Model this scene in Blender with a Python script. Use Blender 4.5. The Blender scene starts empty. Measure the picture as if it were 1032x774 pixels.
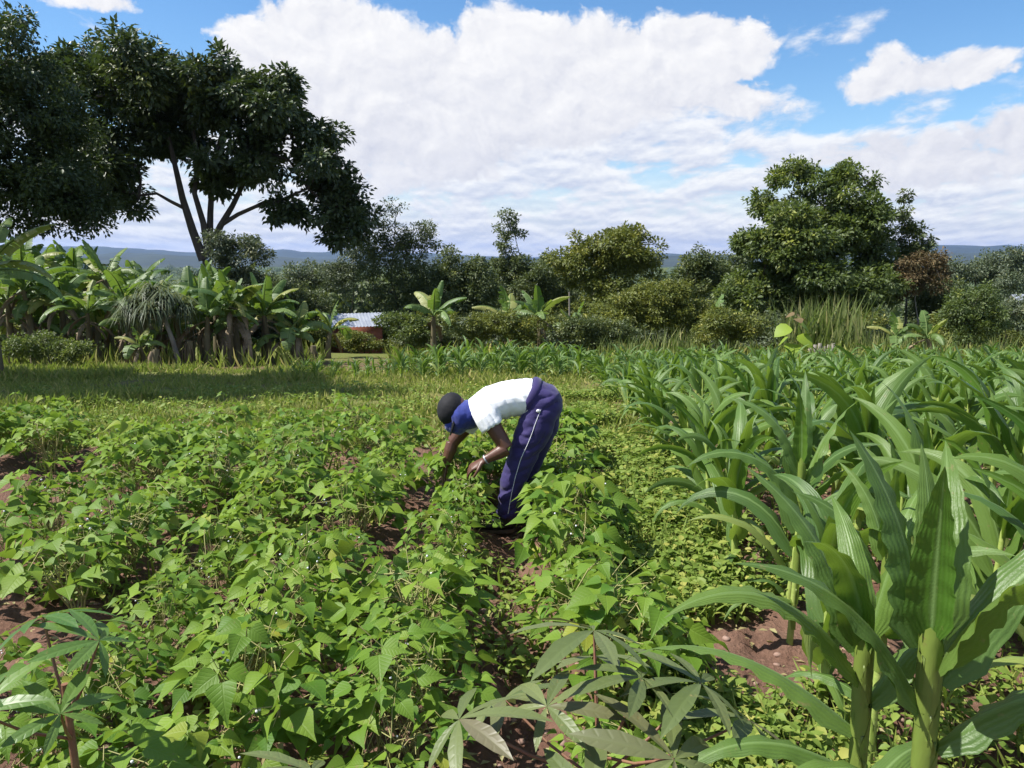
import bpy, math, random
import numpy as np
from mathutils import Vector, Matrix
from mathutils.bvhtree import BVHTree

SC = bpy.context.scene
COL = SC.collection
rng = np.random.default_rng(7)
random.seed(7)
CAMZ = 1.70
PITCH = math.radians(9.45)
FPX = 775.0

def W(px, py, Y):
    """pixel of the photograph -> world point standing at distance Y in front of the camera"""
    cx, cy = (px-516)/FPX, (387-py)/FPX
    d = np.array([cx, math.cos(PITCH)+cy*math.sin(PITCH), -math.sin(PITCH)+cy*math.cos(PITCH)])
    return np.array([0, 0, CAMZ])+d*(Y/d[1])

# ------------------------------------------------------------------ noise
def _h(ix, iy, iz, seed):
    n = (ix*374761393+iy*668265263+iz*2147483647+seed*1274126177) & 0xffffffff
    n = ((n ^ (n >> 13))*1274126177) & 0xffffffff
    return ((n ^ (n >> 16)) & 0xffff)/65535.0
def vnoise(x, y, z=0.0, seed=0):
    x, y, z = np.broadcast_arrays(np.asarray(x, float), np.asarray(y, float), np.asarray(z, float))
    ix, iy, iz = np.floor(x).astype(np.int64), np.floor(y).astype(np.int64), np.floor(z).astype(np.int64)
    fx, fy, fz = x-ix, y-iy, z-iz
    fx, fy, fz = [f*f*(3-2*f) for f in (fx, fy, fz)]
    r = 0
    for a in (0, 1):
        for b in (0, 1):
            for c in (0, 1):
                w = (fx if a else 1-fx)*(fy if b else 1-fy)*(fz if c else 1-fz)
                r = r+w*_h(ix+a, iy+b, iz+c, seed)
    return r
def fbm(x, y, z=0.0, seed=0, o=4):
    r, a, t = 0, 1, 0
    for k in range(o):
        r = r+a*vnoise(np.asarray(x)*2**k, np.asarray(y)*2**k, np.asarray(z)*2**k, seed+k); t += a; a *= .5
    return r/t
def sstep(a, b, x):
    t = np.clip((np.asarray(x, float)-a)/(b-a), 0, 1)
    return t*t*(3-2*t)

def ground_h(x, y, fine=False):
    x = np.asarray(x, float); y = np.asarray(y, float)
    r = np.sqrt(x*x+y*y)
    w = sstep(40, 200, r)
    d = y*(1-w)+r*w
    t = np.maximum(d-7+1.5, 0)
    drop = .08*np.where(t < 3, t*t/6, t-1.5)
    drop = np.where(d > 60, 4.3+.062*(np.minimum(d, 420)-60), drop)
    drop = np.where(d > 420, 26.6+8*sstep(420, 1800, d), drop)
    z = -drop
    z = z+(fbm(x/9, y/9, 0, 3, 3)-.5)*.35*sstep(9, 25, r)
    z = z+(fbm(x/150, y/150, 0, 5, 3)-.5)*14*sstep(120, 600, r)
    z = z-.28*np.exp(-((x+5.7)/2.6)**2-((y-28.2)/2.6)**2)
    az = np.arctan2(x, y)
    ridge = 26+95*(fbm(az*5.5+3.1, r*0+.3, 0, 11, 4)-.5)*1.6
    ridge2 = 56+150*(fbm(az*8+9, r*0+.7, 0, 15, 5)-.5)*1.5
    z = z+ridge*1.0*sstep(2600, 4200, r)*(1-.35*sstep(4600, 5200, r))
    z = z+ridge2*.95*sstep(5200, 7600, r)
    z = z+(fbm(x/420, y/420, 0, 21, 4)-.5)*46*sstep(2600, 4500, r)
    if fine:
        near = 1-sstep(12, 20, r)
        row = np.cos((x-.26-.02*y)*2*np.pi/.58)
        z = z+near*(.034*row*sstep(-.5, .2, .75-(x-.03*y))*(1-sstep(8.0, 9.0, y)))
        z = z+near*((fbm(x*5, y*5, 0, 31, 3)-.5)*.09+(fbm(x*15, y*15, 0, 35, 3)-.5)*.085)
    return z
def gz(x, y):
    return float(ground_h(x, y))

# ------------------------------------------------------------------ mesh helpers
class Geo:
    def __init__(s):
        s.V, s.F, s.T, s.U, s.n = [], [], [], [], 0
    def add(s, V, F, tint=None, uv=None):
        V = np.asarray(V, float); F = np.asarray(F, int)
        s.V.append(V); s.F.append(F+s.n)
        n = len(V)
        if tint is None: tint = (.5, .5)
        t = np.broadcast_to(np.asarray(tint, float), (n, 2)) if np.ndim(tint) < 2 else tint
        s.T.append(np.array(t)); s.U.append(np.zeros((n, 2)) if uv is None else np.asarray(uv, float))
        s.n += n
    def inst(s, tmpl, P, R, S, tint):
        """many copies of a small leaf: tmpl=(V,F,UV)"""
        TV, TF, TU = tmpl
        P = np.asarray(P); n = len(P); k = len(TV)
        if n == 0: return
        S = np.asarray(S, float)
        if S.ndim == 1: S = np.repeat(S[:, None], 3, 1)
        v = TV[None]*S[:, None, :]
        v = np.einsum('nij,nkj->nki', R, v)+P[:, None, :]
        f = TF[None]+(np.arange(n)*k)[:, None, None]
        s.add(v.reshape(-1, 3), f.reshape(-1, TF.shape[1]), np.repeat(tint, k, 0), np.tile(TU, (n, 1)))
    def build(s, name, mat, parent=None, smooth=True, center=None):
        V = np.concatenate(s.V)
        me = bpy.data.meshes.new(name)
        tot = sum(len(f) for f in s.F)
        me.vertices.add(len(V)); me.vertices.foreach_set('co', V.astype(np.float32).ravel())
        loops = np.concatenate([f.ravel() for f in s.F]).astype(np.int32)
        sizes = np.concatenate([np.full(len(f), f.shape[1]) for f in s.F]).astype(np.int32)
        starts = np.concatenate([[0], np.cumsum(sizes)[:-1]]).astype(np.int32)
        me.loops.add(len(loops)); me.loops.foreach_set('vertex_index', loops)
        me.polygons.add(len(sizes)); me.polygons.foreach_set('loop_start', starts)
        me.polygons.foreach_set('loop_total', sizes)
        me.polygons.foreach_set('use_smooth', np.full(len(sizes), smooth))
        T = np.concatenate(s.T)
        at = me.attributes.new('tint', 'FLOAT_COLOR', 'POINT')
        at.data.foreach_set('color', np.column_stack([T, np.zeros(len(T)), np.ones(len(T))]).astype(np.float32).ravel())
        U = np.concatenate(s.U)
        uvl = me.uv_layers.new(name='UVMap')
        uvl.data.foreach_set('uv', U[loops].astype(np.float32).ravel())
        me.update(calc_edges=True); me.validate()
        me.materials.append(mat)
        o = bpy.data.objects.new(name, me); COL.objects.link(o)
        if parent: o.parent = parent
        return o

def norm(v):
    v = np.asarray(v, float)
    return v/np.maximum(np.linalg.norm(v, axis=-1, keepdims=True), 1e-9)
def frames(D, N):
    """rotation matrices whose y axis is D (leaf length) and z about N"""
    D = norm(D); X = norm(np.cross(D, N)); Z = np.cross(X, D)
    return np.stack([X, D, Z], -1)

def tube_geo(g, pts, rad, n=8, tint=(.5, .5), cap=True, flat=None):
    """swept tube; rad = scalar list or (a,b) pairs, flat = fixed side direction for a"""
    P = np.asarray(pts, float); m = len(P)
    T = np.gradient(P, axis=0) if m > 1 else np.array([[0, 0, 1.]])
    T = norm(T)
    rad = np.asarray(rad, float)
    if rad.ndim == 1: rad = np.column_stack([rad, rad])
    ref = np.array([.3, .1, 1.]) if abs(T[0][2]) < .9 else np.array([1., .1, 0])
    A = np.empty_like(P)
    a = np.asarray(flat, float) if flat is not None else np.cross(ref, T[0])
    for i in range(m):
        b = np.asarray(flat, float) if flat is not None else a
        b = b-np.dot(b, T[i])*T[i]; a = b/max(np.linalg.norm(b), 1e-9); A[i] = a
    B = np.cross(T, A)
    th = np.arange(n)*2*np.pi/n
    V = P[:, None]+A[:, None]*(np.cos(th)[None, :, None]*rad[:, 0][:, None, None])+B[:, None]*(np.sin(th)[None, :, None]*rad[:, 1][:, None, None])
    V = V.reshape(-1, 3)
    i = np.arange(m-1)[:, None]*n; j = np.arange(n)[None]; j2 = (j+1) % n
    F = np.stack([i+j, i+j2, i+n+j2, i+n+j], -1).reshape(-1, 4)
    L = np.linspace(0, 1, m)
    uv = np.column_stack([np.tile(np.arange(n)/n, m), np.repeat(L, n)])
    g.add(V, F, tint, uv)
    if cap:
        for e, idx in ((0, 0), (1, m-1)):
            ring = V[idx*n:(idx+1)*n]
            c = P[idx]
            VV = np.vstack([ring, c[None]])
            k = np.arange(n)
            FF = np.stack([k, (k+1) % n, np.full(n, n)], -1)
            if e == 0: FF = FF[:, ::-1]
            g.add(VV, FF, tint)

def box_geo(g, c, s, rot=0, tint=(.5, .5)):
    c = np.asarray(c, float); s = np.asarray(s, float)/2
    v = np.array([[x, y, z] for x in (-1, 1) for y in (-1, 1) for z in (-1, 1)])*s
    ca, sa = math.cos(rot), math.sin(rot)
    v = v@np.array([[ca, sa, 0], [-sa, ca, 0], [0, 0, 1]])+c
    f = [[0, 1, 3, 2], [4, 6, 7, 5], [0, 4, 5, 1], [2, 3, 7, 6], [0, 2, 6, 4], [1, 5, 7, 3]]
    g.add(v, f, tint)

def ell_geo(g, c, r, n=16, m=10, R=None, tint=(.5, .5)):
    th = np.arange(n)*2*np.pi/n; ph = np.linspace(0, np.pi, m)
    V = np.stack([np.outer(np.sin(ph), np.cos(th)), np.outer(np.sin(ph), np.sin(th)), np.outer(np.cos(ph), np.ones(n))], -1).reshape(-1, 3)*np.asarray(r)
    if R is not None: V = V@np.asarray(R).T
    i = np.arange(m-1)[:, None]*n; j = np.arange(n)[None]; j2 = (j+1) % n
    F = np.stack([i+j, i+n+j, i+n+j2, i+j2], -1).reshape(-1, 4)
    g.add(V+np.asarray(c), F, tint)

# ------------------------------------------------------------------ object helpers
def tag(o, label=None, cat=None, group=None, kind=None):
    if label: o['label'] = label
    if cat: o['category'] = cat
    if group: o['group'] = group
    if kind: o['kind'] = kind
    return o
def empty(name, loc, rz=0, sc=1.0):
    o = bpy.data.objects.new(name, None); COL.objects.link(o)
    o.location = [float(v) for v in loc]; o.rotation_euler = (0, 0, rz); o.scale = (sc,)*3
    o.empty_display_size = .1
    return o
KIDS = {}
def copy_tree(o, loc, rot=(0, 0, 0), sc=1.0, label=None, group=None):
    r = o.copy(); COL.objects.link(r)
    r.location = [float(v) for v in loc]; r.rotation_euler = rot; r.scale = (sc,)*3 if np.ndim(sc) == 0 else sc
    if label: r['label'] = label
    if group: r['group'] = group
    for ch in KIDS[o.name]:
        c = ch.copy(); COL.objects.link(c); c.parent = r
    return r

# ------------------------------------------------------------------ materials
def newmat(name):
    m = bpy.data.materials.new(name); m.use_nodes = True
    nt = m.node_tree; nt.nodes.clear()
    return m, nt, nt.nodes, nt.links
def N(nt, typ, **kw):
    n = nt.nodes.new(typ)
    for k, v in kw.items():
        if k.startswith('i_'):
            key = k[2:]; key = int(key) if key.isdigit() else key.replace('_', ' ')
            n.inputs[key].default_value = v
        else: setattr(n, k, v)
    return n
def M(nt, op, a, b=None, c=None, clamp=False):
    n = nt.nodes.new('ShaderNodeMath'); n.operation = op; n.use_clamp = clamp
    for i, v in enumerate((a, b, c)):
        if v is None: continue
        if isinstance(v, (int, float)): n.inputs[i].default_value = v
        else: nt.links.new(v, n.inputs[i])
    return n.outputs[0]
def MIX(nt, f, a, b, blend='MIX'):
    n = nt.nodes.new('ShaderNodeMix'); n.data_type = 'RGBA'; n.blend_type = blend
    for i, v in ((0, f), (6, a), (7, b)):
        if isinstance(v, (int, float)): n.inputs[i].default_value = v
        elif isinstance(v, tuple): n.inputs[i].default_value = (*v, 1) if len(v) == 3 else v
        else: nt.links.new(v, n.inputs[i])
    return n.outputs[2]
def leaf_mat(name, ca, cb, cyel, rough=.45, trans=.35, vein=None, spec=.5, tcol=None, vs=.16):
    m, nt, nd, lk = newmat(name)
    at = N(nt, 'ShaderNodeAttribute', attribute_name='tint')
    sep = N(nt, 'ShaderNodeSeparateColor'); lk.new(at.outputs['Color'], sep.inputs[0])
    oi = N(nt, 'ShaderNodeObjectInfo')
    f = M(nt, 'ADD', sep.outputs[0], M(nt, 'MULTIPLY', M(nt, 'SUBTRACT', oi.outputs['Random'], .5), .3), clamp=True)
    col = MIX(nt, f, ca, cb)
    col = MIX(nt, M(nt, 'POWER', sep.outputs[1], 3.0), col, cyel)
    if vein in ('parallel', 'pinnate'):
        sp = N(nt, 'ShaderNodeTexNoise', i_Scale=38.0, i_Detail=3.0, i_Roughness=.6); tc0 = N(nt, 'ShaderNodeTexCoord'); lk.new(tc0.outputs['Object'], sp.inputs['Vector'])
        f_ = M(nt, 'MULTIPLY', M(nt, 'SUBTRACT', sp.outputs[0], .66), 14.0, clamp=True)
        col = MIX(nt, M(nt, 'MULTIPLY', f_, .75), col, (.26, .20, .08))
    geo = N(nt, 'ShaderNodeNewGeometry')
    nz = N(nt, 'ShaderNodeTexNoise', i_Scale=9.0, i_Detail=3.0); tc = N(nt, 'ShaderNodeTexCoord')
    lk.new(tc.outputs['Object'], nz.inputs['Vector'])
    col = MIX(nt, M(nt, 'MULTIPLY', nz.outputs[0], .35), col, MIX(nt, 1.0, col, (.55, .6, .5), 'MULTIPLY'))
    col = MIX(nt, M(nt, 'MULTIPLY', geo.outputs['Backfacing'], .4), col, MIX(nt, .5, col, (.16, .19, .10)))
    bump = N(nt, 'ShaderNodeBump', i_Strength=.35, i_Distance=.004)
    uv = N(nt, 'ShaderNodeUVMap', uv_map='UVMap'); s2 = N(nt, 'ShaderNodeSeparateXYZ'); lk.new(uv.outputs[0], s2.inputs[0])
    au = M(nt, 'ABSOLUTE', s2.outputs[0])
    if vein == 'pinnate':
        w = M(nt, 'SINE', M(nt, 'MULTIPLY', M(nt, 'SUBTRACT', s2.outputs[1], M(nt, 'MULTIPLY', au, .45)), 46.0))
        v = M(nt, 'POWER', M(nt, 'MULTIPLY_ADD', w, .5, .5), 5.0)
        mid = M(nt, 'SUBTRACT', 1.0, M(nt, 'MULTIPLY', au, 14.0), clamp=True)
        vv = M(nt, 'MAXIMUM', M(nt, 'MULTIPLY', v, .55), mid)
        col = MIX(nt, M(nt, 'MULTIPLY', vv, vs), col, MIX(nt, .6, col, (.25, .33, .10)))
        lk.new(M(nt, 'MULTIPLY', vv, -1.0), bump.inputs['Height'])
        bump.inputs['Strength'].default_value = .28
    elif vein == 'parallel':
        w = M(nt, 'SINE', M(nt, 'MULTIPLY', s2.outputs[0], 55.0))
        mid = M(nt, 'SUBTRACT', 1.0, M(nt, 'MULTIPLY', au, 12.0), clamp=True)
        col = MIX(nt, M(nt, 'MULTIPLY', M(nt, 'MULTIPLY_ADD', w, .5, .5), .10), col, (.16, .28, .06))
        col = MIX(nt, M(nt, 'MULTIPLY', mid, .6), col, (.24, .36, .13))
        nz3 = N(nt, 'ShaderNodeTexNoise', i_Scale=30.0, i_Detail=2.0); lk.new(uv.outputs[0], nz3.inputs['Vector'])
        lk.new(M(nt, 'ADD', M(nt, 'MULTIPLY', w, .5), M(nt, 'MULTIPLY', nz3.outputs[0], 1.2)), bump.inputs['Height'])
        bump.inputs['Distance'].default_value = .0022
    elif vein == 'cross':
        w = M(nt, 'SINE', M(nt, 'MULTIPLY', s2.outputs[1], 240.0))
        mid = M(nt, 'SUBTRACT', 1.0, M(nt, 'MULTIPLY', au, 9.0), clamp=True)
        col = MIX(nt, M(nt, 'MULTIPLY', mid, .7), col, (.30, .38, .14))
        lk.new(w, bump.inputs['Height'])
    else:
        lk.new(nz.outputs[0], bump.inputs['Height'])
    p = N(nt, 'ShaderNodeBsdfPrincipled', i_Roughness=rough)
    p.inputs['Specular IOR Level'].default_value = spec
    lk.new(col, p.inputs['Base Color']); lk.new(bump.outputs[0], p.inputs['Normal'])
    t = N(nt, 'ShaderNodeBsdfTranslucent')
    lk.new(MIX(nt, .75, col, tcol or (.22, .34, .03)), t.inputs[0])
    mx = N(nt, 'ShaderNodeMixShader', i_0=trans)
    lk.new(p.outputs[0], mx.inputs[1]); lk.new(t.outputs[0], mx.inputs[2])
    out = N(nt, 'ShaderNodeOutputMaterial'); lk.new(mx.outputs[0], out.inputs[0])
    return m
def plain_mat(name, ca, cb, scale=6.0, rough=.8, bump=.3, bdist=.01, stretch=(1, 1, 1), metallic=0, spec=.4, detail=6, sheen=0):
    m, nt, nd, lk = newmat(name)
    tc = N(nt, 'ShaderNodeTexCoord'); mp = N(nt, 'ShaderNodeMapping'); mp.inputs['Scale'].default_value = stretch
    lk.new(tc.outputs['Object'], mp.inputs[0])
    nz = N(nt, 'ShaderNodeTexNoise', i_Scale=scale, i_Detail=float(detail), i_Roughness=.65); lk.new(mp.outputs[0], nz.inputs['Vector'])
    f = M(nt, 'MULTIPLY_ADD', nz.outputs[0], 2.4, -.7, clamp=True)
    p = N(nt, 'ShaderNodeBsdfPrincipled', i_Roughness=rough, i_Metallic=metallic)
    p.inputs['Specular IOR Level'].default_value = spec
    p.inputs['Sheen Weight'].default_value = sheen
    lk.new(MIX(nt, f, ca, cb), p.inputs['Base Color'])
    b = N(nt, 'ShaderNodeBump', i_Strength=bump, i_Distance=bdist); lk.new(nz.outputs[0], b.inputs['Height']); lk.new(b.outputs[0], p.inputs['Normal'])
    out = N(nt, 'ShaderNodeOutputMaterial'); lk.new(p.outputs[0], out.inputs[0])
    return m

MAT = dict(
    bean=leaf_mat('bean_leaf', (.080, .180, .018), (.225, .335, .036), (.36, .36, .05), .52, .38, 'pinnate', .28),
    beanstem=plain_mat('bean_stem', (.22, .26, .07), (.33, .27, .12), 30, .7),
    maize=leaf_mat('maize_leaf', (.042, .118, .014), (.130, .235, .028), (.32, .38, .09), .42, .36, 'parallel', .4),
    maizestem=plain_mat('maize_stem', (.22, .30, .06), (.36, .42, .12), 9, .42, .25, .004, (1, 1, 4)),
    drymaize=leaf_mat('dry_leaf', (.34, .27, .13), (.42, .36, .2), (.3, .2, .1), .8, .25, 'parallel', .2, (.4, .3, .1)),
    weed=leaf_mat('weed_leaf', (.13, .21, .035), (.27, .34, .070), (.42, .40, .10), .55, .35, None, .25),
    grass=leaf_mat('grass_blade', (.16, .21, .035), (.30, .30, .070), (.46, .38, .14), .6, .35, None, .25),
    reed=leaf_mat('reed', (.09, .13, .035), (.17, .20, .065), (.34, .32, .13), .6, .3, None, .25),
    cassava=leaf_mat('cassava_leaf', (.095, .130, .042), (.160, .190, .068), (.15, .13, .075), .45, .22, 'pinnate', .4, (.15, .17, .04), .07),
    cassava_green=leaf_mat('cassava_leaf_green', (.065, .15, .030), (.12, .21, .045), (.2, .3, .06), .42, .32, 'pinnate', .45),
    petiole=plain_mat('petiole', (.17, .060, .045), (.22, .13, .07), 20, .5),
    banana=leaf_mat('banana_leaf', (.050, .130, .026), (.145, .245, .060), (.40, .38, .10), .42, .34, 'cross', .45),
    bananastem=plain_mat('banana_stem', (.065, .050, .030), (.17, .145, .075), 5, .8, .5, .02, (1, 1, .25)),
    dryleaf=plain_mat('dry_banana_leaf', (.13, .095, .060), (.24, .185, .12), 6, .9, .5, .02, (1, 1, .2)),
    dark=leaf_mat('mango_leaf', (.026, .046, .016), (.062, .088, .028), (.20, .22, .035), .45, .16, None, .4, (.10, .16, .02)),
    dark2=leaf_mat('fine_leaf', (.028, .050, .018), (.065, .092, .030), (.12, .16, .03), .5, .18, None, .35, (.10, .16, .02)),
    olive=leaf_mat('olive_leaf', (.050, .075, .028), (.105, .135, .050), (.22, .23, .05), .5, .25, None, .35, (.16, .20, .03)),
    grey=leaf_mat('grey_leaf', (.060, .085, .045), (.12, .15, .085), (.22, .22, .10), .5, .25, None, .4, (.16, .20, .06)),
    fresh=leaf_mat('fresh_leaf', (.048, .078, .024), (.115, .152, .045), (.28, .30, .05), .5, .28, None, .35, (.2, .28, .03)),
    yellowgreen=leaf_mat('yellow_green_leaf', (.075, .105, .020), (.17, .19, .035), (.33, .30, .05), .5, .28, None, .35, (.24, .26, .03)),
    brown=leaf_mat('dead_leaf', (.10, .080, .040), (.16, .115, .060), (.3, .2, .1), .8, .2, None, .2, (.25, .15, .06)),
    bark=plain_mat('bark', (.055, .042, .034), (.12, .10, .085), 7, .9, .8, .03, (1, 1, .35)),
    palebark=plain_mat('pale_bark', (.16, .14, .12), (.30, .27, .23), 7, .9, .6, .02, (1, 1, .4)),
    skin=plain_mat('skin', (.085, .036, .022), (.115, .050, .030), 14, .42, .12, .002, spec=.45),
    shirt=plain_mat('white_cotton', (.74, .75, .78), (.82, .83, .85), 24, .9, .35, .004, sheen=.2),
    trousers=plain_mat('purple_navy_cloth', (.019, .013, .080), (.031, .020, .115), 20, .75, .35, .004, sheen=.15),
    white=plain_mat('white_piping', (.7, .7, .74), (.8, .8, .82), 20, .7),
    scarf=plain_mat('blue_knit', (.009, .018, .14), (.018, .034, .23), 30, .85, .5, .005, sheen=.3),
    cap=plain_mat('black_cap', (.004, .004, .006), (.010, .010, .013), 30, .8, .4, .003),
    shoe=plain_mat('black_shoe', (.012, .011, .012), (.03, .027, .026), 20, .5, .3, .003),
    sole=plain_mat('shoe_sole', (.05, .04, .035), (.12, .08, .06), 20, .8),
    brick=plain_mat('red_mud_wall', (.22, .065, .040), (.34, .13, .085), 5, .95, .5, .03),
    metal=plain_mat('metal_roof', (.34, .36, .40), (.52, .54, .58), 3, .38, .2, .01, metallic=.35),
    paint=plain_mat('whitewash', (.66, .67, .68), (.78, .78, .78), 4, .7),
    wood=plain_mat('weathered_wood', (.16, .12, .09), (.28, .22, .17), 6, .9, .5, .01, (1, 1, .2)),
    stone=plain_mat('stone', (.20, .12, .09), (.30, .20, .16), 14, .9, .6, .01),
)

# ------------------------------------------------------------------ leaf templates (length along +y, unit size)
def ribbon_leaf(ts, ws, fold=.25, droop=.25, lift=0.0):
    V, U = [], []
    for t, w in zip(ts, ws):
        z = -droop*t*t+lift*math.sin(t*math.pi)
        if w <= 1e-4:
            V.append((0, t, z)); U.append((0, t))
        else:
            V += [(-w, t, z+fold*w), (0, t, z), (w, t, z+fold*w)]; U += [(-w*2, t), (0, t), (w*2, t)]
    F, idx, k = [], [], 0
    for w in ws:
        if w <= 1e-4: idx.append((k,)); k += 1
        else: idx.append((k, k+1, k+2)); k += 3
    for a, b in zip(idx[:-1], idx[1:]):
        if len(a) == 1 and len(b) == 3: F += [(a[0], b[1], b[0]), (a[0], b[2], b[1])]
        elif len(a) == 3 and len(b) == 3: F += [(a[0], a[1], b[1]), (a[0], b[1], b[0]), (a[1], a[2], b[2]), (a[1], b[2], b[1])]
        elif len(a) == 3: F += [(a[0], a[1], b[0]), (a[1], a[2], b[0])]
    return np.array(V, float), np.array(F), np.array(U, float)
T_BEAN = ribbon_leaf([0, .06, .2, .36, .56, .78, 1], [0, .24, .38, .36, .23, .085, 0], .34, .34)
T_SMALL = ribbon_leaf([0, .35, .7, 1], [0, .32, .24, 0], .3, .25)
T_DIA = (np.array([[0, 0, 0], [-.26, .45, .07], [0, 1, -.15], [.26, .45, .07]], float), np.array([[0, 3, 2], [0, 2, 1]]), np.array([[0, 0], [-.5, .45], [0, 1], [.5, .45]], float))
T_BROAD = (np.array([[0, 0, 0], [-.42, .45, .10], [0, 1, -.15], [.42, .45, .10]], float), np.array([[0, 3, 2], [0, 2, 1]]), T_DIA[2])
T_BLADE = (np.array([[-.05, 0, 0], [.05, 0, 0], [.035, .55, .04], [-.035, .55, .04], [0, 1, -.12]], float), np.array([[0, 1, 2], [0, 2, 3], [3, 2, 4]]), np.array([[-.3, 0], [.3, 0], [.2, .5], [-.2, .5], [0, 1]], float))
T_CASS = ribbon_leaf([0, .1, .3, .55, .8, .93, 1], [0, .03, .078, .108, .078, .028, 0], .22, .30)

def rand_tint(n, lo=0, hi=1, yel=.05, r=rng):
    return np.column_stack([r.uniform(lo, hi, n), np.where(r.random(n) < yel, r.uniform(.7, 1, n), r.uniform(0, .45, n))])

# ------------------------------------------------------------------ the ground
def make_ground():
    na = 420
    radii = [0.0]
    r = .35
    while r < 11500:
        radii.append(r); r *= 1.0185 if r < 30 else 1.032
    R = np.array(radii)
    # finer in front of the camera than behind it
    u = np.linspace(-1, 1, na, endpoint=False)
    A = np.pi*(u*.42+.58*u**3)
    X = R[:, None]*np.sin(A)[None]; Y = R[:, None]*np.cos(A)[None]
    Z = ground_h(X, Y, True)
    def sheet(i0, i1, name, mat):
        g = Geo()
        x, y, z = X[i0:i1].ravel(), Y[i0:i1].ravel(), Z[i0:i1].ravel()
        m = i1-i0
        i = np.arange(m-1)[:, None]*na; j = np.arange(na)[None]; j2 = (j+1) % na
        F = np.stack([i+j, i+na+j, i+na+j2, i+j2], -1).reshape(-1, 4)
        rr = np.sqrt(x*x+y*y)
        e = x-.03*y
        grassy = sstep(6.5, 7.8, y+(fbm(x, y, 0, 41, 3)-.5)*2)
        bare = sstep(.50, .62, fbm(x/1.3, y/1.3, 0, 45, 4))*(1-sstep(18, 30, rr))
        dirtband = sstep(16.6, 17.6, y)*(1-sstep(19, 23, y))*(1-sstep(-2, 2, x))
        green = np.clip(grassy*(1-.45*bare)*(1-.8*dirtband), 0, 1)
        green = np.maximum(green, sstep(20, 26, rr))
        side = 1-sstep(7, 12, np.abs(x))*0
        g.add(np.column_stack([x, y, z]), F[:, ::-1], np.column_stack([green, np.clip(rr/400, 0, 1)]))
        return tag(g.build(name, mat), kind='structure')
    m, nt, nd, lk = newmat('soil_and_turf')
    at = N(nt, 'ShaderNodeAttribute', attribute_name='tint'); sep = N(nt, 'ShaderNodeSeparateColor'); lk.new(at.outputs['Color'], sep.inputs[0])
    tc = N(nt, 'ShaderNodeTexCoord')
    n1 = N(nt, 'ShaderNodeTexNoise', i_Scale=2.2, i_Detail=8.0, i_Roughness=.7); lk.new(tc.outputs['Object'], n1.inputs['Vector'])
    n2 = N(nt, 'ShaderNodeTexNoise', i_Scale=26.0, i_Detail=8.0, i_Roughness=.75); lk.new(tc.outputs['Object'], n2.inputs['Vector'])
    n3 = N(nt, 'ShaderNodeTexNoise', i_Scale=.012, i_Detail=5.0, i_Roughness=.6); lk.new(tc.outputs['Object'], n3.inputs['Vector'])
    vo = N(nt, 'ShaderNodeTexVoronoi', i_Scale=40.0); lk.new(tc.outputs['Object'], vo.inputs['Vector'])
    soil = MIX(nt, M(nt, 'MULTIPLY_ADD', n2.outputs[0], 2.2, -.6, clamp=True), (.085, .042, .030), (.22, .115, .080))
    soil = MIX(nt, M(nt, 'MULTIPLY_ADD', n1.outputs[0], 2.5, -.9, clamp=True), soil, (.24, .145, .105))
    turf = MIX(nt, M(nt, 'MULTIPLY_ADD', n2.outputs[0], 2.2, -.6, clamp=True), (.10, .125, .030), (.24, .24, .065))
    far = MIX(nt, M(nt, 'MULTIPLY_ADD', n3.outputs[0], 3.0, -1.0, clamp=True), (.028, .045, .018), (.095, .125, .045))
    c = MIX(nt, sep.outputs[0], soil, turf)
    c = MIX(nt, M(nt, 'MULTIPLY', sep.outputs[1], 5.0, clamp=True), c, far)
    p = N(nt, 'ShaderNodeBsdfPrincipled', i_Roughness=.95); p.inputs['Specular IOR Level'].default_value = .15
    lk.new(c, p.inputs['Base Color'])
    b = N(nt, 'ShaderNodeBump', i_Strength=.9, i_Distance=.03)
    lk.new(M(nt, 'ADD', n2.outputs[0], M(nt, 'MULTIPLY', vo.outputs['Distance'], .4)), b.inputs['Height']); lk.new(b.outputs[0], p.inputs['Normal'])
    out = N(nt, 'ShaderNodeOutputMaterial'); lk.new(p.outputs[0], out.inputs[0])
    hm = plain_mat('wooded_hills', (.012, .019, .012), (.034, .046, .024), .0035, .95, 0, .1, detail=8)
    k = int(np.searchsorted(R, 2600))
    sheet(0, k+1, 'ground', m)
    sheet(k, len(R), 'hills', hm)
make_ground()

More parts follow.
